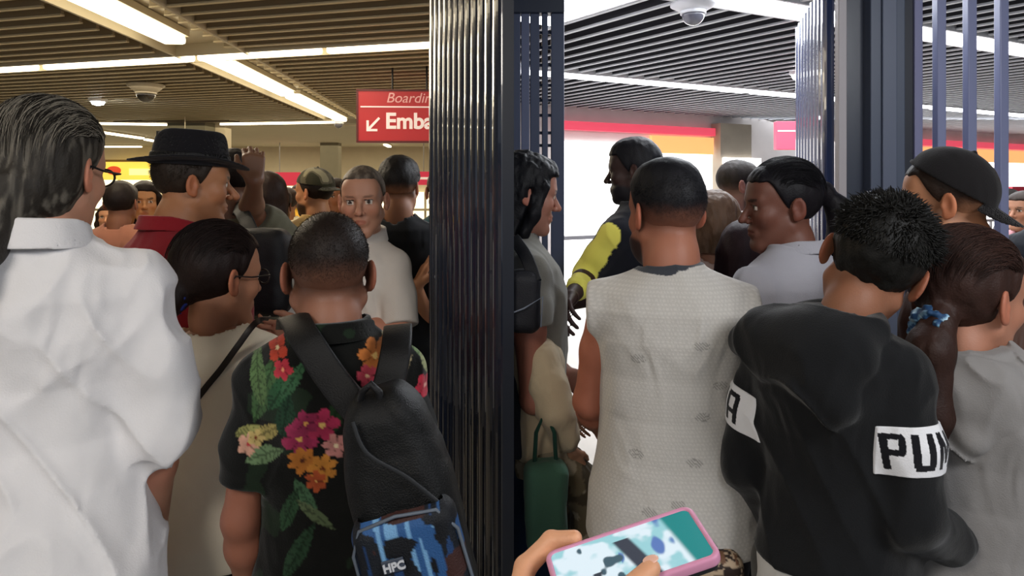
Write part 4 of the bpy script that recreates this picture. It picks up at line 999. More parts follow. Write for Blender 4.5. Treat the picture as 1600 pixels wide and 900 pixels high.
# --- man in the floral shirt
def leafm(x, z, cx, cz, ang, L, w):
    c, s = math.cos(R(ang)), math.sin(R(ang)); u = ((x-cx)*c+(z-cz)*s)/L; v = (-(x-cx)*s+(z-cz)*c)/w
    m = np.abs(v) < (1-u*u)*(.9-.25*u); return m & (np.abs(u) < 1), u, v
def floral(V, sc=None):
    x, y, z = vfn(V); side = np.where(y < .0, 0, 3.7); col = np.tile(lin('#0f100e'), (len(V), 1)); X = x+side
    n0 = fbm(x*14, y*14, z*14, 40, 2); col[n0 > .22] = lin('#1c2a1c'); 
    r = np.random.default_rng(11); gr = ['#2f4a2e', '#4b6840', '#6d8355', '#27402f', '#8a9468', '#1f3a33']
    pts = [((FX(px), FZ(py)), a, l, w, c) for px, py, a, l, w, c in (
        (393, 600, 72, .075, .022, '#46683f'), (380, 585, 100, .06, .018, '#5f7d4e'), (418, 600, 60, .05, .02, '#2f5a3a'), (372, 672, 10, .035, .016, '#9a9a5c'), (398, 668, 35, .035, .016, '#b5a662'), (392, 705, 20, .04, .02, '#6f8a62'),
        (500, 487, 10, .045, .016, '#5d7d55'), (556, 487, -10, .05, .017, '#6c8c60'), (640, 560, -50, .06, .018, '#7d9560'), (655, 590, -70, .05, .018, '#a7ac7a'), (436, 585, 55, .045, .014, '#3c6444'), (457, 775, -60, .05, .014, '#46684a'),
        (430, 790, 70, .05, .016, '#2f4d33'), (470, 800, -40, .05, .012, '#5d6c4c'), (590, 545, 60, .05, .016, '#c9c2a2'), (600, 590, 40, .04, .012, '#c8b78c'), (425, 640, 80, .045, .02, '#21402c'), (500, 640, 70, .05, .018, '#20391f'), (445, 850, 60, .06, .018, '#2b4630'))]
    for (cx, cz), a, l, w, c in pts:
        m, u, v = leafm(x, z, cx, cz, a, l, w); col[m] = lin(c); vein = m & ((np.abs(v) < .09) | (np.abs(((u*5+np.abs(v)*1.3) % 1)-.5) < .10)); col[vein] = lin(c)*.45
    def flower(px, py, rad, c, cc, k=5, ph=0.):
        cx, cz = FX(px), FZ(py); dx, dz = x-cx, z-cz; rr = np.sqrt(dx*dx+dz*dz)/rad; an = np.arctan2(dz, dx)+ph
        m = rr < .62+.38*np.abs(np.cos(an*k/2)); sh = .75+.35*rr; col[m] = (lin(c)[None]*np.clip(sh, 0, 1.15)[:, None])[m]
        e = m & (np.abs(np.sin(an*k/2)) > .985); col[e] = lin(c)*.4; col[rr < .16] = lin(cc)
    flower(446, 676, .036, '#a8325a', '#e3b35c', 5, .3); flower(480, 655, .034, '#b8345a', '#e8c070', 5, 1.1); flower(455, 650, .026, '#942c50', '#d9a050', 5, .6); flower(500, 690, .026, '#d08c86', '#f2dcb4', 6, .2)
    flower(450, 712, .030, '#c77b33', '#5a2a18', 7, 0); flower(480, 725, .030, '#d08a3a', '#6a3018', 7, .5); flower(470, 745, .022, '#b0522e', '#e0b060', 6, .5)
    flower(408, 545, .022, '#c44630', '#f0d8a8', 4, .4); flower(420, 572, .020, '#c43a48', '#e9a070', 5, 0); flower(366, 690, .022, '#d9a48c', '#b03a40', 5, 0); flower(378, 680, .018, '#c9b070', '#7a3a20', 5, 0)
    flower(560, 558, .034, '#c8783c', '#e9c27a', 6, .2); flower(548, 585, .022, '#c64a5e', '#f0c8a0', 5, .7); flower(588, 525, .022, '#d9cfae', '#b05a3a', 5, 0); flower(645, 622, .026, '#d23a4e', '#f0b0a0', 5, .4); flower(655, 545, .018, '#b9c08c', '#705a30', 5, 0)
    fr = y > .03
    if fr.any():
        a2 = fbm(x*22, y*22, z*22, 60, 2); col[fr & (a2 > .3)] = lin('#a83c52'); col[fr & (a2 < -.28)] = lin('#55764a')
    col *= (.78*(1+.3*fbm(x*90, y*90, z*90, 2)))[:, None]
    return col
_p4c = W(522, 428, 1.38); _s4 = .905
def FX(px): return ((px-HX)/FPX*1.25-_p4c.x)/_s4
def FZ(py): return (EYE-(py-HY)/FPX*1.25)/_s4
p4 = person("man with a shaved head in a dark tropical floral shirt, seen from behind", 514, 428, 1.38, yaw=-2, pose=(2, -4, 0), off=(-.010, .02, -.022), hs=.99, skin='#8f614c', hair='#1d1511',
    head=dict(style='buzz', vol=.0022, low=-.045, fade=.75, front=.066, rough=.0008, strands=5000, srad=.0003, flen=.006, side=.02, jaw=1.06, fat=.003, fadeh=.09), build=dict(wide=.80, sw=.75, neck=.058, arm=.92),
    arms=dict(L=[(-.180, -.035, 1.12), (-.162, .05, .885)], R=[(.180, -.035, 1.12), (.168, .06, .88)]),
    top=dict(fn=floral, grow=.022, hem=.80, flare=.02, sleeve=.74, srad=(.054, .058, .058, .056), fold=.007, collar=True, collarh=.032, collarz=-.012, h=.0042, seed=3), bottom=dict(col='#1b1c20'), res=.95)
# watch strap on his left wrist
wr = p4['arm']['L'][2]; V, F = tube_vf([wr+np.array([.034*math.cos(a), .034*math.sin(a), 0.02+.004*math.cos(a)]) for a in np.linspace(0, 2*PI, 25)[:-1]], .009, 8, closed=True)
link('wrist_band', npmesh('band', V, F, np.tile(lin('#141416'), (len(V), 1))), RUBBER, p4['root'])
# --- backpack
bp = empty('backpack', (0, 0, 0), 0, 'black backpack with a blue striped camouflage pocket, slung low on the floral shirt', 'backpack')
bc = W(632, 770, 1.135); bt = R(-15)
cb, sb = math.cos(bt), math.sin(bt)
bw = lambda V: np.stack([np.asarray(V)[..., 0]*cb+np.asarray(V)[..., 2]*sb, np.asarray(V)[..., 1], -np.asarray(V)[..., 0]*sb+np.asarray(V)[..., 2]*cb], -1)+np.array(bc)
def fbag(P):
    X, Y, Z = P; w = .082-.022*np.clip((Z-.02)/.14, 0, 1)**1.5*1.2
    d = rbox((X*(.082/w), Y-.01*np.clip(Z/.1, -1, 1), Z), (0, 0, -.01), (.084, .066, .185), .05)
    return disp_near(d, P, .006, lambda x, y, z: fbm(x*16, y*16, z*16, 5)+.5*(1-np.abs(vn(x*14+z*9, y*8, z*7, 8)))**3)
part_sdf('main_compartment', bp, fbag, (-.10, -.10, -.21), (.10, .10, .20), .0042, '#08090a', NYLON, bw)
def fpk(P):
    return disp_near(rbox(P, (.004, -.062, -.088), (.082, .034, .095), .03), P, .004, lambda x, y, z: fbm(x*20, y*20, z*20, 6))
def camo(V):
    x, y, z = vfn(V); c = np.tile(lin('#131820'), (len(V), 1)); st = vn(x*130, 0*x, z*8, 3); b = vn(x*44, y*0, z*22, 9); q = vn(x*50+5, y*0, z*26, 19)
    c[b > .12] = lin('#2a5488'); c[(b > .12) & (st > .25)] = lin('#6f9fc9'); c[(b < -.1) & (st > .1)] = lin('#1d3b66'); c[q > .48] = lin('#3b2320'); c[(q < -.45)] = lin('#0d1016'); return c
part_sdf('front_pocket', bp, fpk, (-.10, -.12, -.21), (.10, -.02, .0), .0032, camo, NYLON, bw)
V, F = tube_vf([(-.078, -.075, -.15), (-.076, -.085, -.04), (-.058, -.088, -.005), (0, -.09, .004), (.062, -.088, -.003), (.085, -.083, -.04), (.087, -.075, -.16)], .0028, 6)
link('zip', npmesh('zip', bw(V), F, np.tile(lin('#5d6672'), (len(V), 1))), RUBBER, bp)
V, F = ribbon([(-.03, -.068, .15), (-.02, -.072, .1), (.03, -.075, .05), (.07, -.07, -.01)], .006, .003, (0, -1, 0)); link('piping', npmesh('pip', bw(V), F, np.tile(lin('#26282b'), (len(V), 1))), RUBBER, bp)
# badge
o = MB().box((0, 0, 0), (.034, .003, .020)).obj('badge', mat('badge_grey', '#3a4250', rough=.5), bp, bevel=.002); o.location = bw(np.array([-.018, -.0985, -.062])); o.rotation_euler = (0, bt, 0)
me = text_mesh('HPC', .017, .0012, .0006); tb = link('badge_lettering', me, mat('badge_white', '#c9ccd2', rough=.5), bp); tb.location = bw(np.array([-.033, -.1015, -.068])); tb.rotation_euler = (PI/2, bt, 0)
for nm, pts in (('strap', ((452, 512, 1.42), (458, 497, 1.31), (478, 530, 1.232), (512, 582, 1.205), (548, 628, 1.175), (575, 655, 1.13))), ('strap', ((622, 528, 1.40), (622, 512, 1.31), (619, 545, 1.232), (610, 590, 1.20), (598, 630, 1.165), (592, 650, 1.12)))):
    V, F = ribbon([W(*q) for q in pts], .052, .010, [(0, .3, 1), (0, -.5, 1), (0, -1, .5), (0, -1, .2), (0, -1, .1), (0, -1, .3)])
    link(nm, npmesh('strap', V, F, np.tile(lin('#0a0a0b'), (len(V), 1))), NYLON, bp)
V, F = tube_vf([W(560, 640, 1.12), W(566, 612, 1.10), W(580, 600, 1.10), W(592, 612, 1.10), W(596, 638, 1.12)], .006, 8); link('grab_handle', npmesh('grab', V, F, np.tile(lin('#161618'), (len(V), 1))), NYLON, bp)
# --- older man, white shirt, arms folded, facing us
p5 = person("older man in a white short sleeved shirt, arms folded, facing the camera", 567, 314, 2.42, yaw=150, pose=(22, -4, 2), off=(-.055, .02, 0), hs=.99, skin='#b5836a', hair='#4a4038',
    head=dict(style='buzz', vol=.004, low=-.05, front=.078, grey=.6, greycol='#8a7d6e', rough=.0015, fat=.004, nose=1.15, brow=.6, side=.015), build=dict(wide=.88, sw=.82, belly=.02, neck=.058), top=dict(col='#d9d0c6', grow=.022, hem=.86, sleeve=.92, srad=(.060, .062, .060, .05), fold=.013, collar=True, seed=12, h=.006),
    arms=dict(L=[(-.215, .06, 1.18), (.06, .215, 1.19)], R=[(.215, .06, 1.16), (-.08, .20, 1.15)]), hands=dict(L=dict(N=(0, -1, .2), T=(0, .2, 1), curl=(.3, .5, .4)), R=dict(N=(0, -1, .1), T=(0, .2, 1), curl=(.2, .4, .3))), bottom=dict(col='#2a2a2e'), res=1.)
# --- dark haired man in black
person('young man with black undercut hair in a black T shirt, seen from behind', 625, 292, 3.0, yaw=-12, pose=(-8, 0, 0), hs=1.0, skin='#8a5c42', hair='#14100e', head=dict(style='crop', vol=.014, low=-.03, fade=.6, fadeh=.05, side=.02, strands=1500, srad=.0005, flen=.012, rough=.004),
    top=dict(col='#121316', sleeve=.7, grow=.016, seed=4), bottom=dict(col='#232838'), res=1.2)
# --- man at the gate edge with a raised hand
person('man mostly hidden by the folding gate, raising a bare hand to its edge', 692, 300, 3.45, yaw=8, hs=1., skin='#b5805f', hair='#3a2a20', head=dict(style='short', vol=.006), top=dict(col='#2a4a4e', sleeve=.6, grow=.016),
    arms=dict(L=[W(690, 560, 3.05), W(650, 448, 2.84)]), hands=dict(L=dict(D=Vector((.10, .02, .22)), N=Vector((.8, .3, .0)), T=Vector((-.35, -1, 0)), curl=(.10, .2, .2), spread=.06, res=.0035)), bottom=dict(col='#2b2d33'), res=1.2)
# --- man with raised arm behind the hat
p8 = person("man in a grey olive shirt raising his forearm to his head behind the black hat", 370, 282, 2.75, yaw=-15, pose=(-20, 0, 0), hs=1.0, skin='#6a4a37', hair='#120d0b', head=dict(style='short', vol=.006),
    top=dict(col='#5c5a4a', sleeve=.8, grow=.02, seed=6, srad=(.07, .07, .066, .05)), arms=dict(R=[W(392, 335, 2.62), W(398, 284, 2.50)]), hands=dict(R=dict(D=Vector((-.03, .05, .3)), N=Vector((-.4, 1, 0)), T=Vector((-1, -.3, 0)), curl=(.7, .9, .6))), bottom=dict(col='#1c1d22'), res=1.15)
p8['root'].children[0]
sb_ = empty('shoulder_bag', (0, 0, 0), 0, 'black shoulder bag hanging behind the woman with the bun', 'bag')
def fsb(P): return disp_near(rbox(P, (0, 0, 0), (.10, .06, .15), .045), P, .008, lambda x, y, z: fbm(x*12, y*12, z*12, 3))
cS = np.array(W(408, 425, 2.40)); part_sdf('pouch', sb_, fsb, (-.13, -.1, -.18), (.13, .1, .18), .007, '#111216', NYLON, lambda V: V @ np.array(Matrix.Rotation(R(-14), 3, 'Y')).T.T+cS if False else V+cS)
V, F = ribbon([W(362, 334, 2.78), W(372, 325, 2.60), W(385, 345, 2.52), W(400, 380, 2.44), W(408, 395, 2.38)], .05, .008, (0, -1, .3)); link('strap', npmesh('s', V, F, np.tile(lin('#15161a'), (len(V), 1))), NYLON, sb_)
# --- background crowd, left hall
person('woman with long dark hair and a patterned cream top, half hidden behind the raised forearm', 414, 308, 3.5, yaw=40, skin='#a8704e', hair='#2a1a12', head=dict(style='long', len=.14, vol=.012), top=dict(col='#b59a78', sleeve=.7, fn=lambda V: np.where((fbm(V[:, 0]*16, V[:, 1]*16, V[:, 2]*16, 7) > .1)[:, None], lin('#8a3a34'), lin('#c7b394'))), bottom=dict(col='#5a5348'), res=1.8)
person('man in a dark green shirt facing away, left of the small far face', 436, 322, 4.6, yaw=-20, skin='#7a5138', hair='#17110e', head=dict(style='short'), top=dict(col='#1f4a3a', sleeve=.7, grow=.02), bottom=dict(col='#c9b68c'), res=2)
p11 = person('bearded man in a camouflage cap and beige shirt with dark backpack straps, turned away left', 491, 302, 3.7, yaw=30, pose=(20, 0, 0), hs=1.02, skin='#b07a54', hair='#20160f', head=dict(style='short', vol=.005, beard=.006), top=dict(col='#c9a463', sleeve=.8, grow=.022), bottom=dict(col='#3a3a34'), res=1.5)
cap(p11, '#5a5340', 180, 8, camo=('#33301f', '#8a8266'))
part_sdf('rucksack', p11['root'], lambda P: rbox(P, (0, -.20, 1.24), (.15, .08, .2), .06), (-.18, -.3, 1.0), (.18, -.1, 1.46), .012, '#2c3028', NYLON)
person('small far person with a shaved head facing the camera, before the white shopfront', 465, 306, 7.5, yaw=175, skin='#8f603f', hair='#1a120d', head=dict(style='buzz', vol=.003), top=dict(col='#d8a83c', sleeve=.7), bottom=dict(col='#444'+'444'), res=2.4)
person('person in a bright yellow top close behind the older man with folded arms', 523, 308, 4.7, yaw=150, skin='#9a6440', hair='#20140e', head=dict(style='short'), top=dict(col='#e0ae35', sleeve=.8), bottom=dict(col='#333845'), res=2)
person('woman with long dark hair in a yellow top, just left of the red polo', 226, 316, 4.2, yaw=150, pose=(30, 0, 0), skin='#c08a5c', hair='#1c120d', head=dict(style='long', len=.12, vol=.012), top=dict(col='#e0b546', sleeve=.5, grow=.018), bottom=dict(col='#444956'), res=1.9)
person("dark haired person in a dusty pink top, beside the grey haired man's glasses", 190, 318, 3.9, yaw=-25, skin='#8a5a42', hair='#1f1613', head=dict(style='short', vol=.009, low=-.07), top=dict(col='#a06a55', sleeve=.6, grow=.02), bottom=dict(col='#b5a27e'), res=1.9)
person('child sized far person in pale clothes near the yellow shop sign', 168, 340, 6.5, yaw=170, skin='#b98562', hair='#2a1a12', head=dict(style='bob', len=.1), top=dict(col='#cdbf9c', sleeve=.7), bottom=dict(col='#8f8b80'), res=2.4)
person('far person in an orange brown top at the left picture edge', 2, 350, 4.6, yaw=160, skin='#b07c55', hair='#2a1a10', head=dict(style='long', len=.15), top=dict(col='#a5672f', sleeve=.7), bottom=dict(col='#333333'), res=2.2)
person('far person in a white shirt between the green shirt and the camouflage cap', 449, 316, 6., yaw=10, skin='#9a6a48', hair='#2a1d14', head=dict(style='short'), top=dict(col='#d9cfae', sleeve=.8), bottom=dict(col='#c0b9a4'), res=2.4)
# ================================================================ RIGHT HALF
def knit(V):
    x, y, z = vfn(V); a = np.sin(z*2*PI/.009)*.5+.5; c = np.tile(lin('#c2beb8'), (len(V), 1)); an = np.arctan2(x, -y)*.17
    ro = np.floor(z/.009); b = np.sin((an+.005*(ro % 2))*2*PI/.011); c *= (.90+.16*a*(b > -.2))[:, None]
    r = np.random.default_rng(5)
    for cx, cz in ((-.085, 1.30), (.055, 1.335), (.06, 1.17), (.04, 1.07), (.005, .98), (-.06, .96), (.07, .90), (-.10, .90), (-.035, .84), (.10, 1.24), (-.09, 1.08)):
        e = (((x-cx)/.018)**2+((z-cz)/.010)**2 < 1) & (np.sin((x*1.1+z)*900) > 0) & (y < .02); c[e] *= .55
    return c
p_r1 = person("bearded man in a grey sleeveless knit shirt, his back to the camera", 1040, 334, 1.68, yaw=4, pose=(28, -3, 0), off=(-.012, .02, 0), hs=1.02, skin='#a56c55', hair='#17171b',
    head=dict(style='crop', vol=.006, low=-.05, fade=.6, side=.0, beard=.010, beardcol='#17151a', jaw=1.03, strands=5000, srad=.0003, flen=.008, rough=.002, fadeh=.08), build=dict(wide=.92, sw=.82, neck=.060, arm=1.05, belly=.01),
    arms=dict(L=[(-.200, .03, 1.15), (-.17, .20, 1.02)], R=[(.185, .04, 1.14), (.18, .2, .97)]),
    top=dict(fn=knit, grow=.022, hem=.855, flare=.028, sleeveless=True, cap=1.28, fold=.006, seed=14, neck=.064, neckz=.006, band='#3b3e44', bandw=.016, h=.0036, fscale=.7), bottom=dict(col='#2a2228', z=.98), res=.95)
# --- tall man in black vest, yellow sleeves
r2 = person('tall dark haired man in a black vest over bright yellow sleeves, profile to the left', 990, 268, 2.75, yaw=60, pose=(20, -4, 0), hs=1.02, skin='#3c2a26', hair='#15151a', head=dict(style='crop', vol=.008, beard=.006, low=-.05), build=dict(wide=.98, sw=.95, neck=.058),
    top=dict(grow=.02, sleeve=1.75, srad=(.056, .050, .046, .04), fold=.007, seed=7, fn=lambda V: np.where(((np.abs(V[:, 0]) > .215) | (V[:, 1] > .14))[:, None], lin('#ece46a'), lin('#1b1d26'))),
    arms=dict(L=[W(918, 430, 2.66), W(892, 465, 2.46)], R=[(.25, .05, 1.13), (.12, .28, 1.1)]), hands=dict(L=dict(curl=(.6, .6, .5))), bottom=dict(col='#16171d'), res=1.1)
# --- woman on the shutter side with child
r3 = person('woman with dark hair in a grey olive jacket holding a toddler, at the slatted shutter', 822, 304, 2.2, yaw=-82, pose=(4, -8, 0), hs=1.0, skin='#a37260', hair='#101014', head=dict(style='long', len=.10, vol=.018, rough=.008),
    top=dict(grow=.02, sleeve=.4, srad=(.066, .066, .066, .05), fold=.008, seed=17, fn=lambda V: np.where((V[:, 1]+.25*(V[:, 2]-1.3) < -.035)[:, None], lin('#2a2c34'), lin('#8a8880'))),
    arms=dict(R=[W(834, 625, 2.0), W(862, 618, 2.2)], L=[(-.2, .04, 1.12), (-.08, .17, 1.02)]), hands=dict(R=dict(curl=(.5, .6, .5), N=Vector((0, 1, .1)))), bottom=dict(col='#20304a'), res=1.05, armres=.006)
td = person('toddler in a beige sweater and camouflage trousers carried against the woman by the shutter', 838, 470, 2.12, yaw=-75, pose=(30, -30, 0), scale=.60, hs=.80, skin='#b08468', hair='#33261e', head=dict(style='short', vol=.008),
    top=dict(col='#cdbb9c', grow=.035, sleeve=1.8, srad=(.085, .085, .08, .06), fold=.012, seed=21, hem=.9, h=.012), arms=dict(R=[(.25, .04, 1.15), (.20, .14, .93)], L=[(-.24, .05, 1.15), (-.16, .2, 1.0)]),
    legs={'L': [(-.10, 0, .92), (-.14, .24, .70), (-.12, .20, .38)], 'R': [(.10, 0, .92), (.15, .26, .68), (.14, .24, .34)]},
    bottom=dict(col='#7f7464', r=(.125, .11, .095), loose=.03, cuff=.36, shoe='#1b2230', sole='#c9c9c9', fn=lambda V: np.where((vn(V[:, 0]*14, V[:, 1]*14, V[:, 2]*14, 5) > .12)[:, None], lin('#4d4334'), np.where((vn(V[:, 0]*16, V[:, 1]*16, V[:, 2]*16, 15) > .2)[:, None], lin('#a89c86'), lin('#73664f')))), res=1.3)

bb = empty('backpack', (0, 0, 0), 0, 'black backpack with a grey net pocket beside the slatted shutter', 'backpack')
cB = np.array(W(818, 470, 1.92)); part_sdf('main_compartment', bb, lambda P: disp_near(rbox(P, (0, 0, 0), (.045, .05, .085), .03), P, .006, lambda x, y, z: fbm(x*14, y*14, z*14, 3)), (-.09, -.08, -.14), (.09, .08, .14), .006, '#15161c', NYLON, lambda V: V+cB)
MB().tube([cB+np.array(q) for q in ((-.05, -.058, -.03), (.0, -.062, -.01), (.05, -.058, .02), (.045, -.058, -.06))], .0022, 6).obj('pocket_edge', mat('edge_grey', '#6a7280', rough=.5), bb)
V, F = ribbon([W(802, 372, 2.04), W(812, 385, 1.97), W(824, 405, 1.92), W(836, 440, 1.88)], .035, .008, (0, -1, .3)); link('strap', npmesh('s', V, F, np.tile(lin('#15161a'), (len(V), 1))), NYLON, bb)
# --- boy in the black hoodie
def hood4(P, d):
    b = ell(P, (-.01, -.10, 1.425), (.130, .062, .088)); b = sm(b, rc(P, (-.12, -.085, 1.44), (-.17, -.085, 1.42), .045, .026), .04)
    b = sm(b, rc(P, (.02, -.12, 1.38), (.06, -.125, 1.335), .05, .035), .04)
    ring = torus((P[0]-.0, P[1]+.045, P[2]-1.475-.25*(P[1]+.04)), (0, 0, 0), .088, .022); b = sm(b, ring, .03)
    b = disp_near(b, P, .007, lambda x, y, z: -2*(1-np.abs(vn(x*9+z*7, y*6, z*9-x*3, 31)))**4+.6)
    b = smax(b, -ell(P, (.015, -.035, 1.545), (.074, .064, .075)), .012)
    return sm(d, b-.010, .001)
p_r4 = person("boy with spiky black hair in a black hoodie with white lettered sleeve bands", 1364, 415, 1.42, yaw=-20, pose=(14, -20, 22), off=(.055, .055, -.022), hs=1.09, skin='#8f6048', hair='#141311',
    head=dict(style='spiky', vol=.009, low=-.066, strands=4200, srad=.0007, rough=.006, front=.06), build=dict(sw=.72, wide=.80, neck=.050), 
    top=dict(name='hoodie', col='#17181a', grow=.026, hem=.965, flare=.01, sleeve=1.85, srad=(.058, .060, .056, .045), fold=.009, seed=23, neck=.058, extra=hood4, lo=-.24, h=.0052, pit=.03),
    arms=dict(R=[(.168, -.03, 1.12), (.185, .19, .985)], L=[(-.190, -.03, 1.12), (-.165, .10, .90)]), hands=dict(R=dict(curl=(.6, .7, .5), N=(-1, 0, -.2), T=(0, .3, 1), res=.004)), bottom=dict(col='#4a4742', z=.95), res=.95)
# white band with letters wrapped round each upper arm
LET = {
 'P': lambda u, v: ((u < .30) | ((v > .40) & (((u-.45)/.55)**2+((v-.70)/.36)**4 < 1) | ((v > .40) & (u < .6)))) & ~((u > .30) & (u < .70) & (v > .57) & (v < .84)),
 'U': lambda u, v: ((u < .33) | (u > .67) | (v < .17)) & ~((v < .1) & ((u < .06) | (u > .94))),
 'M': lambda u, v: (u < .24) | (u > .76) | ((v > .15) & (np.abs(np.abs(u-.5)-.26*(v-.15)/.85) < .11)),
 'A': lambda u, v: ((u < .30) | (u > .70) | (v > .84) | ((v > .30) & (v < .46))) & ~((v > .92) & ((u < .08) | (u > .92)))}
def band(k, start, txt='PUMA'):
    A = p_r4['arm'][k]; S_, E_ = A[0], A[1]; ax = E_-S_; L = np.linalg.norm(ax); ax = ax/L; t0, t1 = .34, .68
    bk = np.array([0, -1., 0]); bk -= ax*bk.dot(ax); bk /= np.linalg.norm(bk); sd = np.cross(ax, bk); 
    if sd[0] < 0: sd = -sd
    gf = GF[p_r4['root'].name]
    def f(P):
        d = gf(P)-.0028; d = np.maximum(d, rc(P, S_, E_, .088, .085))
        return smax(d, np.abs((P[0]-S_[0])*ax[0]+(P[1]-S_[1])*ax[1]+(P[2]-S_[2])*ax[2]-L*(t0+t1)/2)-L*(t1-t0)/2, .001)
    c0 = S_+ax*L*(t0+t1)/2
    def col(V):
        q = V-S_; al = (q @ ax)/L; ph = np.arctan2(q @ sd, q @ bk); v = (t1-al-.045)/(t1-t0-.09); c = np.tile(lin('#e9e9ec'), (len(V), 1))
        for i, ch in enumerate(txt):
            u = (np.degrees(ph)-start-i*41)/34; m = (u > 0) & (u < 1) & (v > 0) & (v < 1)
            c[m & LET[ch](u, v)] = lin('#15151a')
        return c
    part_sdf('sleeve_band', p_r4['root'], f, c0-np.array([.096, .092, .070]), c0+np.array([.096, .092, .070]), .0016, col, CLOTH, label='white band with bold black letters')
band('R', -13); band('L', -170)
# white shirt hem under the hoodie
part_sdf('undershirt', p_r4['root'], lambda P: disp_near(slab(P, torso(P, prof(.020, wide=.84)), .87, 1.0, .004), P, .004, lambda x, y, z: fbm(x*12, y*12, z*6, 5)), (-.26, -.2, .85), (.26, .2, 1.02), .007, '#d8d6d2', CLOTH)
# --- woman in the grey hoodie
def hood5(P, d):
    b = ell(P, (.01, -.10, 1.40), (.125, .062, .095)); ring = torus((P[0]-.0, P[1]+.035, P[2]-1.475-.30*(P[1]+.04)), (0, 0, 0), .088, .024); b = sm(b, ring, .03)
    b = sm(b, rc(P, (.13, .0, 1.46), (.02, -.135, 1.32), .03, .035), .03)
    b = disp_near(b, P, .010, lambda x, y, z: -2*(1-np.abs(vn(z*9+x*8, y*5, z*4-x*5, 37)))**4+.6)
    b = smax(b, -ell(P, (.0, -.03, 1.54), (.080, .070, .085)), .012); return sm(d, b-.008, .001)
p_r5 = person("woman with brown hair tied by a pale blue scrunchie, in a grey hoodie", 1512, 466, 1.52, yaw=-4, pose=(-34, -5, 0), off=(.0, .02, -.0), hs=1.16, skin='#ad7860', hair='#33201a',
    head=dict(style='lowpony', vol=.012, low=-.075, px=.026, strands=2400, rough=.005, front=.07), build=dict(wide=1.0, sw=.98, neck=.052, hip=.02, arm=1.0),
    top=dict(name='hoodie', col='#8b8886', grow=.030, hem=.72, flare=.03, sleeve=1.85, srad=(.075, .076, .07, .05), fold=.012, seed=27, neck=.06, extra=hood5, lo=-.26, h=.0058, fscale=.7), bottom=dict(col='#25262b'), res=.95)
def fscr(P):
    d = torus((P[0]-.022, P[2]+.058, P[1]+.118), (0, 0, 0), .028, .0135); return disp_near(d, P, .007, lambda x, y, z: vn(x*120, y*120, z*120, 3))
def cscr(V): n = vn(V[:, 0]*110, V[:, 1]*110, V[:, 2]*110, 8); c = np.tile(lin('#27486e'), (len(V), 1)); c[n > .05] = lin('#7ba6c4'); c[n > .45] = lin('#b8d4e2'); return c
part_sdf('scrunchie', p_r5['root'], fscr, (-.075, -.165, -.12), (.05, -.07, .0), .003, cscr, SATIN, p_r5['toL'])
# --- man in the backwards cap
r6 = person("young man in a backwards black cap, profile to the left before the bar fence", 1479, 318, 1.78, yaw=70, pose=(12, -4, 0), off=(0, .03, 0), hs=1.05, skin='#c58a66', hair='#2a1d16', head=dict(style='short', vol=.003, low=-.05, fade=.5, side=.0, nose=1.05, stubble=.15, front=.07), build=dict(neck=.058),
    top=dict(name='tank_top', col='#5a3a2c', grow=.016, sleeveless=True, neck=.085, neckz=-.03, seed=6), bottom=dict(col='#2b2b30'), res=1.0)
cap(r6, '#1d1b1c', 180, 36, br=.075)
# --- woman with ponytail
r7 = person('woman with black ponytail in a pale grey white blouse, face turned left toward the camera', 1221, 322, 2.02, yaw=52, pose=(58, -4, -2), off=(0, .02, 0), hs=1.06, skin='#6f473a', hair='#121015', head=dict(style='pony', vol=.007, low=-.06, strands=900, rough=.003, front=.07, jaw=.97, fat=.004, brow=.9), build=dict(sw=.95, neck=.05),
    top=dict(name='blouse', col='#a9a9b2', grow=.022, sleeve=.8, srad=(.066, .066, .062, .05), fold=.006, collar=True, collarh=.03, seed=31, h=.006), arms=dict(L=[(-.23, .04, 1.13), (-.12, .24, 1.08)], R=[(.24, .0, 1.13), (.2, .2, 1.0)]), bottom=dict(col='#20212a'), res=1.0)
# --- people further in
person("man with shaved head and dark beard in a white shirt, profile to the right", 1156, 290, 3.3, yaw=-55, pose=(-18, 0, 0), hs=1.0, skin='#8a6458', hair='#2b2420', head=dict(style='buzz', vol=.003, beard=.007, fade=.6), top=dict(col='#e2dcd8', grow=.02, sleeve=.8), bottom=dict(col='#2f3038'), res=1.3)
r9 = person('woman with light brown hair and a pale pink top with black straps, seen from behind', 1120, 348, 2.8, yaw=-8, pose=(-15, -5, 0), hs=1.0, skin='#a87a66', hair='#5d4636', head=dict(style='bob', len=.09, vol=.012, rough=.008, low=-.07), build=dict(sw=.9, wide=.92), top=dict(col='#d5bcb6', grow=.014, sleeveless=True, neck=.075), bottom=dict(col='#2a2b30'), res=1.2)
for s_ in (-1, 1):
    V, F = ribbon([(s_*.10, .06, 1.50), (s_*.10, -.03, 1.505), (s_*.085, -.125, 1.42), (s_*.06, -.15, 1.2)], .03, .006, [(0, .4, 1), (0, -.2, 1), (0, -1, .5), (0, -1, .1)]); link('shoulder_strap', npmesh('s', V, F, np.tile(lin('#17171b'), (len(V), 1))), NYLON, r9['root'])
person('person with dark reddish hair in a maroon top, between the blonde woman and the ponytail', 1170, 400, 2.55, yaw=-30, pose=(-20, -10, 0), hs=1.0, skin='#5e3a34', hair='#24141a', head=dict(style='long', len=.16, vol=.012), build=dict(sw=.9), top=dict(col='#3a1a24', grow=.02, sleeve=.8), bottom=dict(col='#232329'), res=1.3)
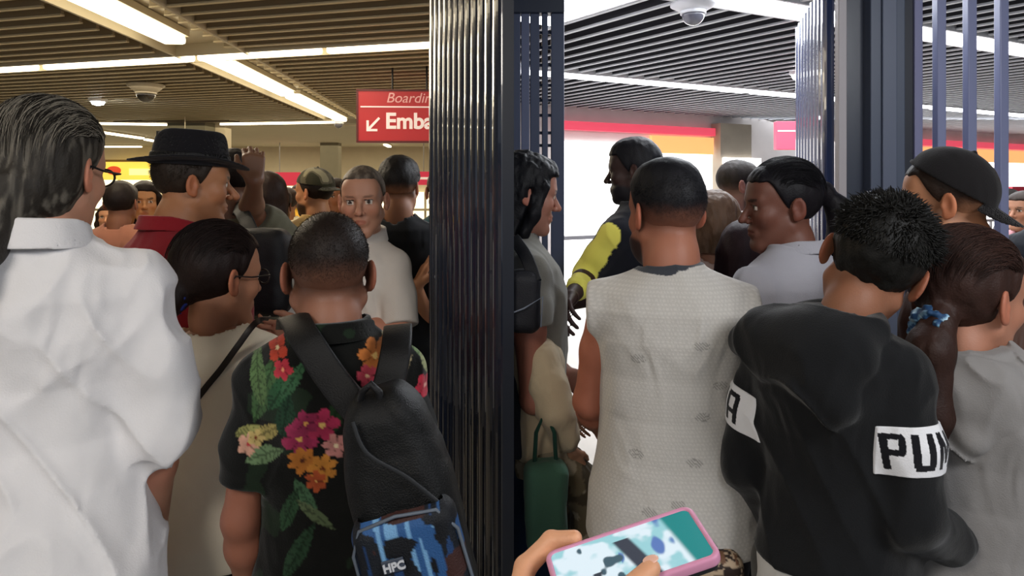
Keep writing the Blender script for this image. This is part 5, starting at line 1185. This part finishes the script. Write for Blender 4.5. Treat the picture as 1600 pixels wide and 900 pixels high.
hv = person("person in a black jacket with bright yellow stripes beyond the bar fence", 1640, 318, 2.95, yaw=12, skin='#a87a60', hair='#231a15', head=dict(style='short'), top=dict(name='jacket', grow=.03, sleeve=1.8, srad=(.07, .07, .065, .05), fold=.008, fn=lambda V: np.where((((V[:, 2] > 1.16) & (V[:, 2] < 1.36)) & (np.sin(V[:, 0]*95) > -.2) & (np.abs(V[:, 0]) < .25))[:, None], lin('#d7d83a'), lin('#23252a'))), bottom=dict(col='#23252a'), res=1.3)
person('far person in a rosy top beyond the last fence bar', 1597, 330, 4.4, yaw=150, skin='#9a6a50', hair='#2a1d16', head=dict(style='short'), top=dict(col='#b8858a', sleeve=.7), bottom=dict(col='#3a3a44'), res=2.2)
person('far person in dark clothes seen through the bars beside the black cap', 1572, 318, 6., yaw=100, skin='#8a6048', hair='#1a1410', head=dict(style='short'), top=dict(col='#3b3236', sleeve=.9), bottom=dict(col='#2a2a30'), res=2.4)
# --- hand with phone at the bottom edge
ph = empty('smartphone', (0, 0, 0), 0, 'smartphone in a pink case held level at the bottom edge, its screen showing the crowd', 'phone')
PC = np.array(W(985, 872, .66)); a_ = R(-15.5)
ux = np.array([math.cos(a_), 0.10, -math.sin(a_)]); ux /= np.linalg.norm(ux)
un = np.array([.0, -.16, 1.0]); un -= ux*un.dot(ux); un /= np.linalg.norm(un); uv = np.cross(un, ux)
PM = np.stack([ux, uv, un], 1)
pw = lambda V: np.asarray(V) @ PM.T+PC
def fcase(P):
    d = rbox((P[0], P[1], P[2]*0), (0, 0, 0), (.0765, .0385, .02), .011); d = smax(d, np.abs(P[2])-.0055, .0035)
    return smax(d, -smax(rbox((P[0], P[1], P[2]*0), (0, 0, 0), (.0715, .0335, .02), .007), .0036-P[2], .001), .001)
part_sdf('case', ph, fcase, (-.08, -.042, -.008), (.08, .042, .008), .0013, '#d18fae', mat('case_silicone', attr=True, rough=.45, spec=.4), pw)
def scr_col(V):
    x, y = V[:, 0], V[:, 1]; c = np.tile(lin('#9fd6de'), (len(V), 1)); n = fbm(x*48, y*48, 0*x, 3, 3); m = fbm(x*70+3, y*40, 0*x, 13, 2)
    c = mix(c, lin('#e6f6ff'), sst(-.02, .22, n)); c = mix(c, lin('#5f7fc0'), sst(.14, .3, m)*(x > -.01)); c = mix(c, lin('#1f8a8a'), sst(.044, .05, x+.15*y))
    c = mix(c, lin('#3c4250'), sst(.004, .0, np.abs(x-.004+.3*y)-.006)*(y < .022)); c = mix(c, lin('#45606e'), sst(.3, .38, m)*(x < 0)); c = mix(c, lin('#39404c'), sst(.003, 0, np.abs(x+.03-.4*y)-.003)*(y < -.01)); return c
gx_ = np.linspace(-.071, .071, 143); gy_ = np.linspace(-.033, .033, 67); XX, YY = np.meshgrid(gx_, gy_, indexing='ij'); nx_, ny_ = XX.shape
V = np.stack([XX.ravel(), YY.ravel(), np.full(XX.size, .0042)], 1); I = np.arange(nx_*ny_).reshape(nx_, ny_)
F = np.stack([I[:-1, :-1].ravel(), I[1:, :-1].ravel(), I[1:, 1:].ravel(), I[:-1, 1:].ravel()], 1)
ms = bpy.data.materials.new('lit_phone_screen'); ms.use_nodes = True; nt = ms.node_tree; b_ = nt.nodes['Principled BSDF']; a2 = nt.nodes.new('ShaderNodeAttribute'); a2.attribute_name = 'Col'
nt.links.new(a2.outputs['Color'], b_.inputs['Emission Color']); b_.inputs['Emission Strength'].default_value = .95; b_.inputs['Base Color'].default_value = (.02, .02, .02, 1); b_.inputs['Roughness'].default_value = .12
link('screen', npmesh('screen', pw(V), F, scr_col(V), smooth=False), ms, ph)
part_sdf('back_shell', ph, lambda P: smax(rbox((P[0], P[1], P[2]*0), (0, 0, 0), (.074, .036, .02), .01), np.abs(P[2]+.008)-.0035, .002), (-.08, -.042, -.014), (.08, .042, -.002), .002, '#15161a', RUBBER, pw)
hp_ = empty('person', (0, 0, 0), 0, 'bare hand and forearm reaching in at the bottom edge to hold the pink cased phone', 'person')
# hand frame is the phone frame: long side lies across the palm side
wri = np.array([-.135, -.050, -.034])
PTS = dict(index=[(-.105, .012, -.022), (-.094, .046, -.016), (-.066, .055, -.006), (-.046, .046, -.004)],)
def fhand(P):
    d = chain(P, [(-.30, -.16, -.075), tuple(wri), (-.125, -.02, -.032)], [.034, .027, .026], .02)
    d = sm(d, ell(P, (-.108, -.012, -.030), (.040, .046, .020)), .02)
    # index finger over the upper left edge, three fingers under the phone
    d = sm(d, chain(P, [(-.118, .010, -.024), (-.098, .048, -.012), (-.066, .057, .0), (-.043, .045, .004)], [.0125, .0105, .0095, .0075], .004), .008)
    for i, (y0, L) in enumerate(((.014, 1.), (-.010, .98), (-.032, .85))):
        f_ = chain(P, [(-.10, y0, -.030), (-.055, y0+.004, -.033), (-.018*L, y0+.006, -.028), (.006*L, y0+.006, -.021)], [.012, .0105, .0095, .008], .004); d = sm(d, f_, .006)
    th = chain(P, [(-.11, -.040, -.022), (-.065, -.056, -.008), (-.022, -.050, .008), (.008, -.038, .0135)], [.0165, .014, .0115, .0088], .006); d = sm(d, th, .010)
    d = sm(d, sph(P, (.012, -.037, .0150), .0070), .003)
    return d
V, F = surf(fhand, (-.34, -.20, -.12), (.03, .08, .04), .0022); nn = fbm(V[:, 0]*30, V[:, 1]*30, V[:, 2]*30, 2)
link('body', npmesh('body', pw(V), F, lin('#d9a07c')*(1+.1*nn)[:, None]), SKIN, hp_)
part_sdf('thumb_nail', hp_, lambda P: ell(P, (.0125, -.0345, .0212), (.0075, .0055, .0012)), (0, -.045, .018), (.025, -.025, .025), .0008, '#e8b8a4', mat('nail', attr=True, rough=.25), pw)

# --- small bags low between the people
lb = empty('handbag', (0, 0, 0), 0, 'leopard print bag low between the grey knit shirt and the black hoodie', 'bag')
cL = np.array(W(1112, 905, 1.50))
def leo(V): n = vn(V[:, 0]*75, V[:, 1]*75, V[:, 2]*75, 3); m = vn(V[:, 0]*75+9, V[:, 1]*75, V[:, 2]*75, 5); c = np.tile(lin('#b09a80'), (len(V), 1)); c[(np.abs(n) < .16)] = lin('#2a1d18'); c[m > .45] = lin('#6a4a35'); return c
part_sdf('pouch', lb, lambda P: disp_near(rbox(P, (0, 0, 0), (.06, .05, .07), .035), P, .005, lambda x, y, z: fbm(x*18, y*18, z*18, 3)), (-.09, -.08, -.10), (.09, .08, .10), .004, leo, SATIN, lambda V: V+cL)
V, F = tube_vf([cL+np.array(q) for q in ((-.05, 0, .05), (-.045, .01, .13), (0, .02, .17), (.045, .01, .13), (.05, 0, .05))], .006, 8); link('handle', npmesh('h', V, F, np.tile(lin('#2a1d18'), (len(V), 1))), RUBBER, lb)
gb = empty('cloth_bag', (0, 0, 0), 0, 'dark green cloth bag hanging below the toddler, near the pink phone', 'bag')
cK = np.array(W(852, 790, 1.93))
part_sdf('pouch', gb, lambda P: disp_near(rbox(P, (0, 0, 0), (.055, .045, .12), .03), P, .009, lambda x, y, z: fbm(x*12, y*12, z*8, 3)-.6*(1-np.abs(vn(x*24, y*8, z*5, 8)))**3), (-.09, -.09, -.16), (.09, .09, .16), .005, '#4f7560', CLOTH, lambda V: V+cK)
V, F = tube_vf([cK+np.array(q) for q in ((-.03, 0, .11), (-.025, .0, .2), (0, .02, .25), (.025, .0, .2), (.03, 0, .11))], .006, 8); link('handle', npmesh('h', V, F, np.tile(lin('#24463a'), (len(V), 1))), CLOTH, gb)
